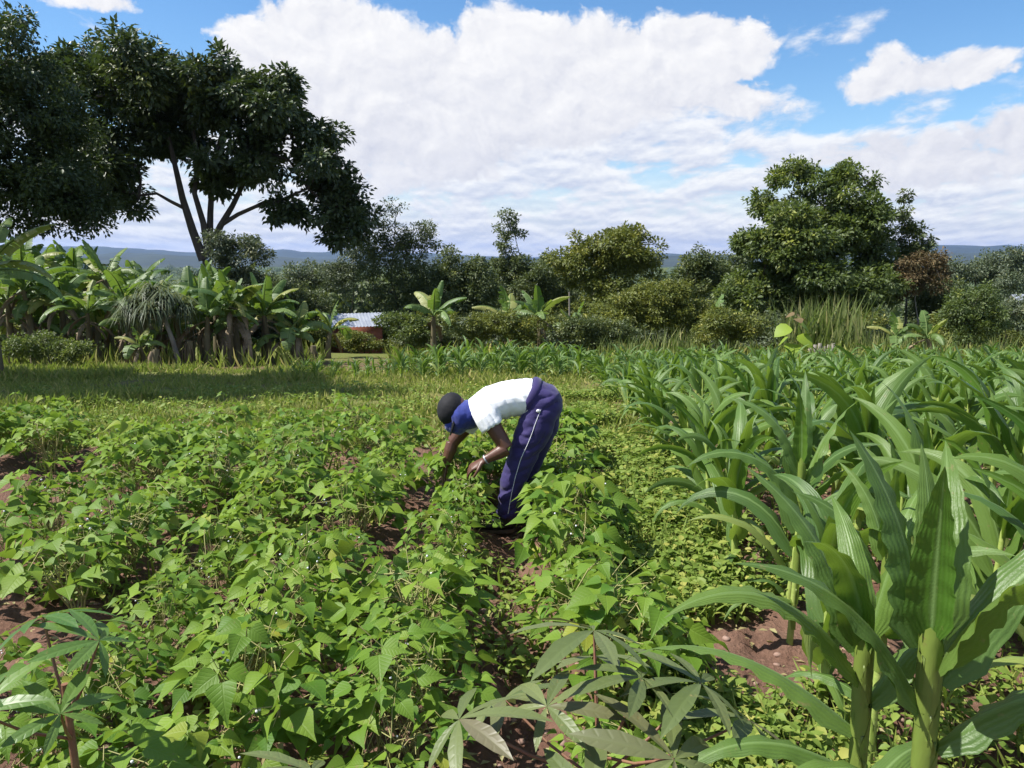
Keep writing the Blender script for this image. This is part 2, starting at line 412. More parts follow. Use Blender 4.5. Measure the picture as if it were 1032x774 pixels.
# ------------------------------------------------------------------ bean plants
def bean_variant(seed, n_leaf=24):
    r = np.random.default_rng(seed)
    root = empty('bean_plant', (0, 0, 0))
    gs, gl, gf = Geo(), Geo(), Geo()
    nb = 5
    nodes = []
    for b in range(nb):
        a = b*2*np.pi/nb+r.uniform(-.5, .5); sp = r.uniform(.04, .16); h = r.uniform(.20, .36)
        pts = [np.array([0, 0, -.04]), np.array([math.cos(a)*sp*.35, math.sin(a)*sp*.35, h*.4]), np.array([math.cos(a)*sp, math.sin(a)*sp, h])]
        tube_geo(gs, pts, [.0045, .0035, .002], 5, cap=False)
        nodes += [pts[1]*.6+pts[2]*.4, pts[2], pts[1]]
    P, D, Nn, S, Ti = [], [], [], [], []
    for i in range(n_leaf):
        nd_ = nodes[r.integers(len(nodes))]
        a = r.uniform(0, 2*np.pi); rad = .21*math.sqrt(r.random()); 
        z = .17+.24*(1-(rad/.24)**2)*r.uniform(.55, 1.1)+r.uniform(-.03, .05)
        c = np.array([math.cos(a)*rad, math.sin(a)*rad, z])
        out = norm(np.array([math.cos(a), math.sin(a), 0])+r.normal(0, .5, 3)*[1, 1, 0])
        tube_geo(gs, [nd_, (nd_+c)/2+[0, 0, .03], c], [.002, .0017, .0013], 4, cap=False)
        size = r.uniform(.042, .094)*(1.0 if z > .2 else .8)
        tl = r.uniform(0, .85); yl = r.uniform(.75, 1) if r.random() < .018 else r.uniform(0, .45)
        for ang in (0, 1.15, -1.15):
            ca, sa = math.cos(ang), math.sin(ang)
            d = np.array([out[0]*ca-out[1]*sa, out[0]*sa+out[1]*ca, 0])
            dr = r.uniform(.05, .75)
            nr = norm(np.array([0, 0, 1.])+d*dr*.4+r.normal(0, .50, 3))
            d2 = norm(d+np.array([0, 0, -dr*.7+.15]))
            P.append(c+d*.012+(out*.028 if ang == 0 else 0)); D.append(d2); Nn.append(nr); S.append(size*(1.05 if ang == 0 else .9)); Ti.append((tl+r.uniform(-.12, .12), yl))
    S = np.array(S)
    gl.inst(T_BEAN, np.array(P), frames(np.array(D), np.array(Nn)), np.column_stack([S*r.uniform(.9, 1.15, len(S)), S, S*r.uniform(.4, 1.5, len(S))]), np.clip(np.array(Ti), 0, 1))
    for k in range(2):
        a = r.uniform(0, 6.28); rr_ = r.uniform(.02, .14)
        tube_geo(gs, [(0, 0, .05), (math.cos(a)*rr_, math.sin(a)*rr_, .22), (math.cos(a+.3)*rr_*1.5, math.sin(a+.3)*rr_*1.5, .33)], [.0014, .0012, .001], 4, tint=(1, 1), cap=False)
        for q in range(2):
            ell_geo(gf, (math.cos(a)*rr_*1.4+r.uniform(-.02, .02), math.sin(a)*rr_*1.4+r.uniform(-.02, .02), .31+r.uniform(-.06, .07)), (.0045, .004, .004), 6, 4)
    kids = [gs.build('stem', MAT['beanstem'], root), gl.build('leaves', MAT['bean'], root), gf.build('blossoms', MAT['white'], root)]
    KIDS[root.name] = kids
    tag(root, 'bushy bean plant with broad pointed green leaves, one of many in the left rows', 'bean plant', 'bean plants in rows across the left field')
    return root
NB = 9
beans = [bean_variant(100+i, 32+(i % 4)*3) for i in range(NB)]
used = [False]*NB
spots = []
r = np.random.default_rng(5)
row = 0
for k in range(-18, 1):
    x0 = .26+k*.58
    y = 1.0+r.uniform(0, .2)
    while y < 6.75+.35*math.sin(k*1.3):
        x = x0+.02*y-(.07 if k < 0 else 0)
        if abs(x) < .68*y+.9 and y > 1.05 and x < 1.0:
            d = math.hypot(x+.05, y)
            # the bare furrow where the person stands, the thin patches of soil
            gap = vnoise(x*1.3, y*1.3, 0, 77)
            ok = not (-.27 < x < .20 and 3.2 < y < 5.0) and not (gap > .72 and y > 1.6 and math.hypot(x+.2, y-4.6) > .9)
            if k == 0 and y < 2.6: ok = ok and r.random() < .35
            if k >= -1 and y < 1.55: ok = False
            if ok: spots.append((x+r.normal(0, .05), y+r.uniform(-.05, .05)))
        y += r.uniform(.21, .30)
spots.sort(key=lambda s: s[1])
spots = [q for q in spots if abs(q[0]) < .665*q[1]+.55]
spots += [(-.37, 4.9), (-.10, 5.12), (.12, 5.1)]
spots.sort(key=lambda q: math.hypot(*q))
def mesh_arrays(o):
    me = o.data
    co = np.empty(len(me.vertices)*3); me.vertices.foreach_get('co', co)
    ti = np.empty(len(me.vertices)*4); me.attributes['tint'].data.foreach_get('color', ti)
    li = np.empty(len(me.loops), int); me.loops.foreach_get('vertex_index', li)
    n_ = me.polygons[0].loop_total
    uv = np.empty(len(me.loops)*2); me.uv_layers[0].data.foreach_get('uv', uv)
    U = np.zeros((len(me.vertices), 2)); U[li] = uv.reshape(-1, 2)
    return co.reshape(-1, 3), li.reshape(-1, n_), ti.reshape(-1, 4)[:, :2], U
bean_arr = [mesh_arrays([k for k in KIDS[b_.name] if k.name.startswith('leaves')][0]) for b_ in beans]
gfar = Geo()
for i, (x, y) in enumerate(spots):
    v = int(r.integers(NB)); p = beans[v]
    sc = r.uniform(.78, 1.28)
    if abs(x+.3) < .2 and 3.1 < y < 4.7: sc = min(sc, .86)
    loc = (x, y, gz(x, y)-.005); rz = r.uniform(0, 6.28); rot = (r.uniform(-.16, .16), r.uniform(-.16, .16), rz)
    if i >= 296:
        co, F, ti, U = bean_arr[v]; c, s_ = math.cos(rz), math.sin(rz)
        gfar.add(co@np.array([[c, s_, 0], [-s_, c, 0], [0, 0, 1]])*sc+np.array(loc), F, ti, U)
    elif not used[v]:
        used[v] = True; p.location = loc; p.rotation_euler = rot; p.scale = (sc,)*3
    else: copy_tree(p, loc, rot, sc)
if gfar.n: tag(gfar.build('bean_foliage', MAT['bean']), 'farthest bean plants merging into a green carpet before the clearing', 'beans', kind='stuff')

# ------------------------------------------------------------------ maize
def maize_blade(g, base, az, L, Wd, e0, bend, r, twist=0.0, seg=16, tint=None, power=1.5):
    h = np.array([math.cos(az), math.sin(az), 0]); side0 = np.array([-math.sin(az), math.cos(az), 0]); up = np.array([0, 0, 1.])
    p = np.array(base, float); ang = e0; pts = [p.copy()]; tg = []
    for i in range(seg):
        t = (i+.5)/seg
        ang = e0-bend*t**power
        d = h*math.cos(ang)+up*math.sin(ang); d = norm(d+side0*twist*t*.6)
        tg.append(d); p = p+d*L/seg; pts.append(p.copy())
    tg.append(tg[-1]); pts = np.array(pts); tg = np.array(tg)
    t = np.linspace(0, 1, seg+1)
    w = Wd*np.clip(.45+t*5, 0, 1)*np.clip(1-t**2.2, 0, 1)*.5
    tw = twist*t*1.6
    ph = r.uniform(0, 6.28, 2); fr = r.uniform(5, 9)
    cols = np.array([-1, -.5, 0, .5, 1.])
    V = np.zeros((seg+1, 5, 3)); UV = np.zeros((seg+1, 5, 2))
    for i in range(seg+1):
        s = norm(side0-np.dot(side0, tg[i])*tg[i]); n = np.cross(s, tg[i])
        if n[2] < 0 and abs(e0) < 1.2: pass
        s2 = s*math.cos(tw[i])+n*math.sin(tw[i]); n2 = n*math.cos(tw[i])-s*math.sin(tw[i])
        for j, c in enumerate(cols):
            wave = math.sin(fr*2*t[i]*3.1+ph[0 if c < 0 else 1])*.16*abs(c)**2*w[i]*min(1, t[i]*4)
            vf = abs(c)*w[i]*(.65*(1-t[i])**2+.18)
            V[i, j] = pts[i]+s2*c*w[i]*(.9 if abs(c) == 1 else 1)+n2*(-vf+wave)*-1
            UV[i, j] = (c*.5, t[i]*3)
    i = np.arange(seg)[:, None]*5; j = np.arange(4)[None]
    F = np.stack([i+j, i+j+1, i+5+j+1, i+5+j], -1).reshape(-1, 4)
    g.add(V.reshape(-1, 3), F, tint if tint is not None else (r.uniform(0, 1), r.uniform(0, .45)), UV.reshape(-1, 2))

def maize_variant(seed, H=1.0, n=10, seg=12, split=False):
    """H is roughly the height of the topmost leaf arch"""
    r = np.random.default_rng(seed)
    root = empty('maize_plant', (0, 0, 0))
    gs, gd = Geo(), Geo()
    kids = []
    sh = H*.62
    lean = r.uniform(-.04, .04, 2)
    zz = np.linspace(-.03, sh, 9)
    pts = [(lean[0]*z/sh, lean[1]*z/sh, z) for z in zz]
    rad = [.0165*(1-.55*max(z, 0)/sh)*(1.0+(.12 if i % 2 else 0))*(.8+.3*H) for i, z in enumerate(zz)]
    tube_geo(gs, pts, rad, 10)
    kids.append(gs.build('stalk', MAT['maizestem'], root))
    plane = r.uniform(0, 6.28)
    gl = Geo()
    for i in range(n):
        f = i/(n-1)
        z = sh*(.10+.86*f)
        az = plane+(math.pi if i % 2 else 0)+r.uniform(-.45, .45)
        L = H*(.38+.36*math.sin(math.pi*min(.15+f*.75, 1)))*r.uniform(.8, 1.2)
        Wd = (.050+.060*math.sin(math.pi*(.15+f*.65)))*(.75+.3*H)*r.uniform(.85, 1.15)
        e0 = .95+.38*f+r.uniform(-.12, .12)
        bend = (2.6-1.4*f)*r.uniform(.6, 1.3)
        if i == 0: bend *= 1.2; L *= .8
        base = (lean[0]*z/sh, lean[1]*z/sh, z)
        if split:
            q = Geo(); maize_blade(q, base, az, L, Wd, e0, bend, r, r.uniform(-.5, .5), seg+8, (r.uniform(.2, 1), r.uniform(0, .4)))
            kids.append(q.build('leaf', MAT['maize'], root))
        else:
            maize_blade(gl, base, az, L, Wd, e0, bend, r, r.uniform(-1.0, 1.0), seg, (r.uniform(0, 1), r.uniform(0, .45) if f > .3 or r.random() < .6 else .95))
    for i in range(3):
        az = plane+i*2.1; z = sh*.93
        q = gl if not split else Geo()
        maize_blade(q, (lean[0], lean[1], z), az, H*r.uniform(.22, .38), .05*(.8+.3*H), 1.4, r.uniform(.2, 1.2), r, 0.2, seg, (r.uniform(.5, 1), .3))
        if split: kids.append(q.build('leaf', MAT['maize'], root))
    if not split: kids.append(gl.build('leaves', MAT['maize'], root))
    if seed % 2 == 0:
        maize_blade(gd, (0, 0, sh*.08), plane+1.2, H*.3, .03, .3, 1.6, r, .5, 8)
        kids.append(gd.build('withered_leaf', MAT['drymaize'], root))
    KIDS[root.name] = kids
    tag(root, 'green maize plant with arching glossy leaves, one of many in the right field', 'maize plant', 'maize plants in the right field')
    return root
NM = 9
maizes = [maize_variant(300+i, 1.0, 9+(i % 3), 11) for i in range(NM)]
musd = [False]*NM
r = np.random.default_rng(15)
mspots = []
k = 0
while k < 19:
    x0 = 1.20+k*.72
    y = 1.75+r.uniform(0, .3)
    while y < 17.2:
        x = x0+.026*y+r.uniform(-.09, .09)
        far_edge = 16.6+.8*math.sin(x*.7)
        if x < .68*y+1.1 and y < far_edge and not (k == 0 and y < 2.7 ):
            H = 1.14-.065*max(0, y-3)
            H = max(H, .62)*r.uniform(.82, 1.12)
            if k == 0: H *= .88
            mspots.append((x, y, H))
        y += r.uniform(.33, .46)
    k += 1
# the strip of younger maize that closes the grass clearing at the back
sspots = []
for rw in range(5):
    y0 = 14.3+rw*.62
    x = -4.4+r.uniform(0, .3)
    while x < 1.5:
        sspots.append((x, y0+r.uniform(-.1, .1), r.uniform(.50, .78)*(.55 if x < -2.3 else .85 if x < -1.6 else 1))); x += r.uniform(.26, .42)
print('maize', len(mspots), len(sspots))
mspots = [m for m in mspots if not (1.7 < m[1] < 2.45 and m[0] < 1.2) and math.hypot(m[0]-1.22, m[1]-3.15) > .34 and math.hypot(m[0]-1.2, m[1]-2.35) > .34]
allm = [(math.hypot(x, y), x, y, H, 'maize plants in the right field', None) for x, y, H in mspots]
allm += [(math.hypot(x, y), x, y, H, 'young maize plants behind the grass clearing', 'short young maize plant in the strip behind the grass clearing') for x, y, H in sspots]
allm.sort(key=lambda s: s[0])
gfar = Geo()
blade_arr = [mesh_arrays([k for k in KIDS[m.name] if k.name.startswith('leaves')][0]) for m in maizes]
MAXM = 292
for i, (dd, x, y, H, grp, lab) in enumerate(allm):
    v = int(r.integers(NM)); rz = r.uniform(0, 6.28); loc = (x, y, gz(x, y)-.01)
    if i < MAXM:
        p = maizes[v]; rot = (r.uniform(-.06, .06), r.uniform(-.06, .06), rz)
        if not musd[v]:
            musd[v] = True; p.location = loc; p.rotation_euler = rot; p.scale = (H,)*3; o = p
        else: o = copy_tree(p, loc, rot, H, group=grp)
        if lab: o['label'] = lab; o['group'] = grp
    else:
        co, F, ti, U = blade_arr[v]
        c, s = math.cos(rz), math.sin(rz)
        gfar.add(co@np.array([[c, s, 0], [-s, c, 0], [0, 0, 1]])*H+np.array(loc), F, ti, U)
tag(gfar.build('maize_foliage', MAT['maize']), 'far rows of green maize leaves merging below the bushes', 'maize', kind='stuff')

# two tall maize plants close to the camera
def hero_maize(loc, specs, H, rad, label):
    root = empty('maize_plant', loc); r = np.random.default_rng(int(abs(loc[0])*1000))
    gs = Geo()
    zz = np.linspace(-.03, H, 14)
    tube_geo(gs, [(0.012*math.sin(z*3), 0, z) for z in zz], [rad*(1-.30*max(z, 0)/H)*(1.06 if i % 3 == 0 else 1)*(1 if z < H*.86 else .55 if z < H*.97 else .2) for i, z in enumerate(zz)], 14)
    gs.build('stalk', MAT['maizestem'], root)
    # leaf sheaths wrapping the stalk
    for (z, az, L, Wd, e0, bend, tw) in specs:
        g = Geo()
        maize_blade(g, (math.cos(az)*rad*.6+.012*math.sin(z*3), math.sin(az)*rad*.6, z), az, L, Wd, e0, bend, r, tw, 26, (r.uniform(.1, .9), r.uniform(0, .4)))
        a = az
        th = np.linspace(-2.2, 2.2, 9)+a
        zs = np.linspace(-.13, .015, 5)
        V = np.array([[math.cos(t)*(rad*(1.12+.25*(zz_+.13)))+.012*math.sin(z*3), math.sin(t)*(rad*(1.12+.25*(zz_+.13))), z+zz_*(1 if zz_ < 0 else 1)-(max(0, zz_+.06)*1.3)*abs((t-a)/2.2)**1.5] for zz_ in zs for t in th])
        i = np.arange(4)[:, None]*9; j = np.arange(8)[None]
        F = np.stack([i+j, i+j+1, i+9+j+1, i+9+j], -1).reshape(-1, 4)
        g.add(V, F, (.9, .84), np.column_stack([np.tile(np.linspace(.2, .5, 9), 5), np.repeat(zs, 9)]))
        g.build('leaf', MAT['maize'], root)
    tag(root, label, 'maize plant', 'maize plants in the right field')
    return root
E, Wt, NO, SO = 0.0, math.pi, math.pi/2, -math.pi/2
hero_maize((.83, 1.42, gz(.83, 1.42)), [
    (.30, 2.6, .35, .06, .6, 1.6, .3), (.45, .3, .45, .075, .8, 1.9, -.4), (.60, 3.3, .50, .08, .7, 1.9, .4),
    (.72, -.15, .55, .095, .80, 1.5, -.3), (.80, 3.0, .52, .10, 1.1, 1.1, .25), (.86, .35, .62, .115, .90, .65, -.55),
    (.90, -1.0, .46, .11, 1.20, .9, .3), (.93, 2.3, .46, .115, 1.38, .5, .2), (.95, .9, .46, .11, 1.2, .8, .4), (.97, -2.3, .40, .10, 1.42, .5, .2), (.98, 1.6, .36, .08, 1.5, .3, .1)],
    1.0, .0205, 'tall maize plant with upright broad leaves, nearest the camera at lower right')
hero_maize((.735, 1.50, gz(.735, 1.50)), [
    (.35, 3.6, .40, .06, .6, 1.9, .3), (.50, .6, .42, .07, .7, 2.0, -.3), (.60, 3.1, .46, .075, .55, 1.6, .3),
    (.70, 2.8, .58, .085, .65, 1.5, -.25), (.76, 0.3, .42, .08, .9, 1.5, .3), (.82, 3.3, .56, .095, 1.0, 1.5, .35), (.86, 1.4, .40, .085, 1.2, 1.0, .2), (.88, 2.4, .46, .09, 1.25, .8, .2), (.90, 3.9, .42, .085, 1.3, 1.2, -.2), (.92, .2, .34, .07, 1.4, .6, .1)],
    .94, .017, 'thick yellow-green stalked maize plant touching the tall one at lower right')
hero_maize((1.22, 3.15, gz(1.22, 3.15)), [
    (.22, 3.2, .36, .05, .4, 1.6, .3), (.34, .4, .42, .07, .7, 1.9, -.3), (.48, 4.4, .45, .085, .75, 1.7, .3),
    (.60, -.3, .50, .095, .9, 1.6, -.5), (.68, 3.0, .58, .10, .95, 1.7, .5), (.76, .2, .46, .10, 1.2, .9, .5), (.80, 2.5, .46, .09, 1.25, 1.3, .3), (.83, 1.2, .42, .08, 1.4, .6, .1), (.85, 4.0, .36, .07, 1.45, .6, .1)],
    .86, .015, 'maize plant at the front corner of the field, long leaf arching over weeds')
hero_maize((1.20, 2.35, gz(1.20, 2.35)), [
    (.22, 2.4, .36, .06, .5, 1.6, .3), (.34, .2, .45, .07, .8, 1.8, -.3), (.48, 4.6, .42, .075, .85, 1.5, .6),
    (.60, -.5, .44, .08, 1.1, 1.2, -.6), (.66, 2.6, .42, .08, 1.15, 1.0, .5), (.70, .7, .42, .075, 1.1, 1.3, .2), (.73, 1.9, .36, .07, 1.3, .9, .3), (.75, 4.2, .36, .07, 1.4, .6, .1)],
    .77, .015, 'shorter maize plant standing behind the two thick stalked ones')

# ------------------------------------------------------------------ cassava in the foreground
def cassava(loc, stem_pts, leaves, label, green=False, seed=1, nleaf=7):
    r = np.random.default_rng(seed)
    root = empty('cassava_plant', loc); g = Geo()
    tube_geo(g, stem_pts, np.linspace(.013, .008, len(stem_pts)), 8); g.build('stem', MAT['petiole'], root)
    top = np.array(stem_pts[-1], float)
    for (x, y, z, size, az, tilt) in leaves:
        lf = Geo(); c = np.array([x, y, z])
        st = top*.75+np.array(stem_pts[-2])*.25+np.array([0, 0, r.uniform(-.06, .02)])
        pt = Geo(); tube_geo(pt, [st, (st+c)/2+[0, 0, -.015], c], [.0042, .0036, .003], 7, cap=False)
        leaf_n = norm(np.array([math.cos(az)*tilt, math.sin(az)*tilt, 1.]))
        ax = norm(np.cross(leaf_n, [-math.sin(az), math.cos(az), 0])); ay = np.cross(leaf_n, ax)
        P, D, Nn, S = [], [], [], []
        for k in range(nleaf):
            f = (k-(nleaf-1)/2)/((nleaf-1)/2)
            a = f*2.35+r.uniform(-.08, .08)
            d = -ax*math.cos(a)*-1+ay*math.sin(a)
            P.append(c); D.append(norm(d+leaf_n*r.uniform(-.12, .18))); Nn.append(leaf_n+r.normal(0, .10, 3)); S.append(size*(1-.42*abs(f)**1.6)*r.uniform(.93, 1.07))
        S = np.array(S)
        lf.inst(T_CASS, np.array(P), frames(np.array(D), np.array(Nn)), np.column_stack([S*1.12, S, S*r.uniform(.5, 1.3, nleaf)]), rand_tint(nleaf, 0, 1, .12, r))
        lo = lf.build('leaf', MAT['cassava_green' if green else 'cassava'], root)
        pt.build('petiole', MAT['petiole'], lo)
    tag(root, label, 'cassava plant', 'cassava plants in the foreground')
    return root
cassava((.20, 1.62, gz(.2, 1.62)), [(0, 0, -.02), (.01, 0, .3), (0, 0, .62)], [
    (.00, .13, .80, .215, .9, .35), (-.32, -.02, .66, .20, 3.0, .45), (-.12, .0, .68, .19, 3.6, .35), (.24, .03, .72, .21, 0.2, .45), (.14, -.16, .66, .23, -.9, .50),
    (-.04, -.20, .58, .20, -1.8, .5), (.38, .10, .58, .20, .2, .6), (.02, .26, .66, .18, 1.7, .5), (.26, -.22, .50, .2, -.6, .6), (-.22, .16, .60, .18, 2.3, .5), (.10, .02, .74, .17, .5, .3), (-.18, -.22, .50, .18, -2.4, .6)],
    'purplish-green cassava plant with palm-shaped leaves, bottom centre of the photo', seed=3)
cassava((-1.06, 1.68, gz(-1.06, 1.68)), [(0, 0, -.02), (.01, 0, .35), (0, 0, .70)], [
    (.08, .02, .80, .16, .1, .5), (-.10, .10, .82, .17, 2.6, .4), (.06, -.12, .70, .16, -.6, .5), (-.10, -.15, .72, .17, -2.2, .5), (.0, .16, .78, .15, 1.4, .4)],
    'green cassava plant reaching in at the lower left edge above the bean rows', green=True, seed=5)
cassava((-.43, 1.36, gz(-.43, 1.36)), [(0, 0, -.02), (.01, 0, .2), (0, 0, .40)], [
    (.02, .06, .66, .17, .6, .35), (-.12, .03, .60, .14, 3.0, .5), (.14, .02, .58, .15, -.2, .5)],
    'small grey-green cassava plant at the bottom edge between bean plants', seed=8)

# ------------------------------------------------------------------ low weeds, grass
def scatter_weeds():
    r = np.random.default_rng(21); g = Geo()
    n = 4200
    y = 1.2+(r.random(n)**.8)*9.5
    x = .72+.033*y+r.normal(0, .24, n)
    m2 = 5200
    y = np.concatenate([y, r.uniform(1.3, 12, m2)]); x = np.concatenate([x, r.uniform(-.65, .75, m2)*y[-m2:]])
    keep = fbm(x*1.6, y*1.6, 0, 61, 3) > np.where(np.arange(len(x)) < n, .49, .47)
    keep &= ~((np.abs(x+.08) < .20) & (y > 4.0) & (y < 5.0))
    x, y = x[keep], y[keep]; n = len(x)
    z = ground_h(x, y, True)
    for k in range(9):
        a = r.uniform(0, 6.28, n); rad = r.uniform(0, .07, n); hz_ = r.uniform(.015, .13, n)
        P = np.column_stack([x+np.cos(a)*rad, y+np.sin(a)*rad, z+hz_])
        D = np.column_stack([np.cos(a), np.sin(a), r.uniform(-.3, .7, n)]); Nn = np.column_stack([r.normal(0, .35, n), r.normal(0, .35, n), np.ones(n)])
        g.inst(T_SMALL, P, frames(D, Nn), r.uniform(.015, .055, n)*(.6+1.0*fbm(x*3, y*3, 0, 63, 2)), rand_tint(n, 0, 1, .16, r))
    # stalks
    for k in range(2):
        D = np.column_stack([r.normal(0, .35, n), r.normal(0, .35, n), np.ones(n)]); Nn = np.column_stack([r.normal(0, 1, n), r.normal(0, 1, n), np.zeros(n)])
        g.inst(T_BLADE, np.column_stack([x, y, z-.01]), frames(D, Nn), r.uniform(.08, .2, n), rand_tint(n, .4, 1, .3, r))
    tag(g.build('weeds', MAT['weed']), 'low yellow-green weeds covering the soil between beans and maize', 'weeds', kind='stuff')
scatter_weeds()
def scatter_grass():
    r = np.random.default_rng(23); g = Geo()
    n = 110000
    y = 6.7+(r.random(n)**1.1)*12; x = r.uniform(-.78, .78, n)*y
    keep = ((x < 1.3+.03*y) | (y > 16.8)) & (fbm(x*1.1, y*1.1, 0, 71, 3)+r.uniform(-.1, .1, n) > .36)
    dirt = (y > 17) & (x < 0) & (fbm(x*.8, y*.8, 0, 75, 3) > .42)
    keep &= ~dirt
    x, y = x[keep], y[keep]; n = len(x); z = ground_h(x, y, True)
    D = np.column_stack([r.normal(0, .55, n), r.normal(0, .55, n), np.ones(n)]); Nn = np.column_stack([r.normal(0, 1, n), r.normal(0, 1, n), np.zeros(n)+.2])
    s = r.uniform(.05, .13, n)*(1+.9*(fbm(x*.5, y*.5, 0, 79, 2) > .62))
    g.inst(T_BLADE, np.column_stack([x, y, z-.008]), frames(D, Nn), np.column_stack([s*2.0, s, s]), rand_tint(n, 0, 1, .22, r))
    n2 = 22000
    y = 17+r.random(n2)*34; x = r.uniform(-.8, .8, n2)*y; keep = fbm(x*.4, y*.4, 0, 83, 3) > .36
    keep &= ~((x/y*FPX+516 > 325) & (x/y*FPX+516 < 392) & (y < 27)); x, y = x[keep], y[keep]; n2 = len(x); z = ground_h(x, y, True)
    D = np.column_stack([r.normal(0, .4, n2), r.normal(0, .4, n2), np.ones(n2)]); Nn = np.column_stack([r.normal(0, 1, n2), r.normal(0, 1, n2), np.zeros(n2)+.2])
    s = r.uniform(.2, .6, n2)
    g.inst(T_BLADE, np.column_stack([x, y, z-.01]), frames(D, Nn), np.column_stack([s*1.3, s, s]), rand_tint(n2, 0, 1, .25, r))
    tag(g.build('grass', MAT['grass']), 'short yellow-green grass over the clearing behind the bean rows', 'grass', kind='stuff')
scatter_grass()
def scatter_litter():
    r = np.random.default_rng(29); g = Geo()
    n = 6000; y = 1.2+r.random(n)**1.4*8; x = r.uniform(-.7, .7, n)*y
    z = ground_h(x, y, True)+.004
    a = r.uniform(0, 6.28, n)
    D = np.column_stack([np.cos(a), np.sin(a), r.uniform(-.1, .2, n)]); Nn = np.column_stack([r.normal(0, .3, n), r.normal(0, .3, n), np.ones(n)])
    g.inst(T_DIA, np.column_stack([x, y, z]), frames(D, Nn), r.uniform(.02, .06, n)[:, None]*np.array([[.8, 1, 1]]), rand_tint(n, 0, 1, .2, r))
    tag(g.build('dead_leaves', MAT['drymaize']), 'dry leaf litter scattered on the red soil', 'litter', kind='stuff')
    g = Geo(); n = 1100; y = 1.3+r.random(n)**1.3*7; x = r.uniform(-.6, .65, n)*y; z = ground_h(x, y, True)
    for i in range(n):
        s = r.uniform(.006, .02)
        ell_geo(g, (x[i], y[i], z[i]+s*.2), (s*r.uniform(.8, 1.3), s, s*.7), 7, 5)
    tag(g.build('gravel', MAT['stone']), 'small soil clods and pebbles on the red earth', 'clods', kind='stuff')
scatter_litter()

# ------------------------------------------------------------------ trees and shrubs
def crown_points(lobes, nclump, r, shell=.5, holes=.0, hs=.8):
    vol = np.array([l[3]*l[4]*l[5] for l in lobes])**.75; vol /= vol.sum()
    P, O = [], []
    which = r.choice(len(lobes), int(nclump*1.6)+10, p=vol)
    for w in which:
        c = np.array(lobes[w][:3]); q = np.array(lobes[w][3:6])
        d = norm(r.normal(0, 1, 3)); rad = r.random()**(1/(3+4*shell))
        p = c+d*q*rad
        # skip points deep inside another lobe, leave holes
        if holes > 0 and vnoise(p[0]/hs, p[1]/hs, p[2]/hs, 91) < holes: continue
        P.append(p); O.append(norm(d/q))
        if len(P) >= nclump: break
    return np.array(P), np.array(O)
def foliage(g, lobes, nclump, per, leaf, clump_r, r, tmpl=T_DIA, shell=.5, holes=0, hs=.8, droop=.2, yel=.05, updir=.6, yellow_side=None):
    sub = []
    for l in lobes:
        c, q = np.array(l[:3]), np.array(l[3:6]); k = 9
        for _ in range(k):
            d = norm(r.normal(0, 1, 3)); f = r.uniform(.26, .50)
            sub.append((*(c+d*q*r.uniform(.55, 1.0)), *(q*f*np.array([1, 1, .85]))))
        sub.append((*c, *(q*.6)))
    P, O = crown_points(sub, nclump, r, shell, holes, hs)
    n = len(P)*per
    C = np.repeat(P, per, 0); OO = np.repeat(O, per, 0)
    off = r.normal(0, 1, (n, 3)); off = norm(off)*(r.random(n)**.5)[:, None]*clump_r*np.array([1, 1, .75])
    D = norm(off+OO*clump_r*.6+r.normal(0, .35*clump_r, (n, 3)))+np.array([0, 0, -droop])
    Nn = norm(OO*.7+np.array([0, 0, updir])+r.normal(0, .45, (n, 3)))
    ct = np.repeat(r.uniform(0, .8, len(P)), per)+r.uniform(-.15, .3, n)
    yy = r.uniform(0, .45, n)
    cl = np.repeat(r.random(len(P)) < yel, per)
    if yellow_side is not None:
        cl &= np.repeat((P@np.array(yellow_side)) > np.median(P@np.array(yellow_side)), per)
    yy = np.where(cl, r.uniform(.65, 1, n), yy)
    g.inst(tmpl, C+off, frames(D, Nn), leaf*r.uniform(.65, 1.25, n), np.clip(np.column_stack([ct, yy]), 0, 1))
    return P
def limb(g, a, b, r0, r1, r, sag=.08, n=7, side=7):
    a, b = np.array(a, float), np.array(b, float); L = np.linalg.norm(b-a)
    t = np.linspace(0, 1, n)[:, None]
    bow = r.normal(0, 1, 3)*L*sag; 
    wob = r.normal(0, L*.012, (n, 3))*np.sin(t*np.pi)
    P = a+(b-a)*t+bow*np.sin(t*np.pi)+wob+np.array([0, 0, 1])*L*.05*np.sin(t*np.pi)
    tube_geo(g, P, r0+(r1-r0)*t[:, 0]**.8, side)
    return P
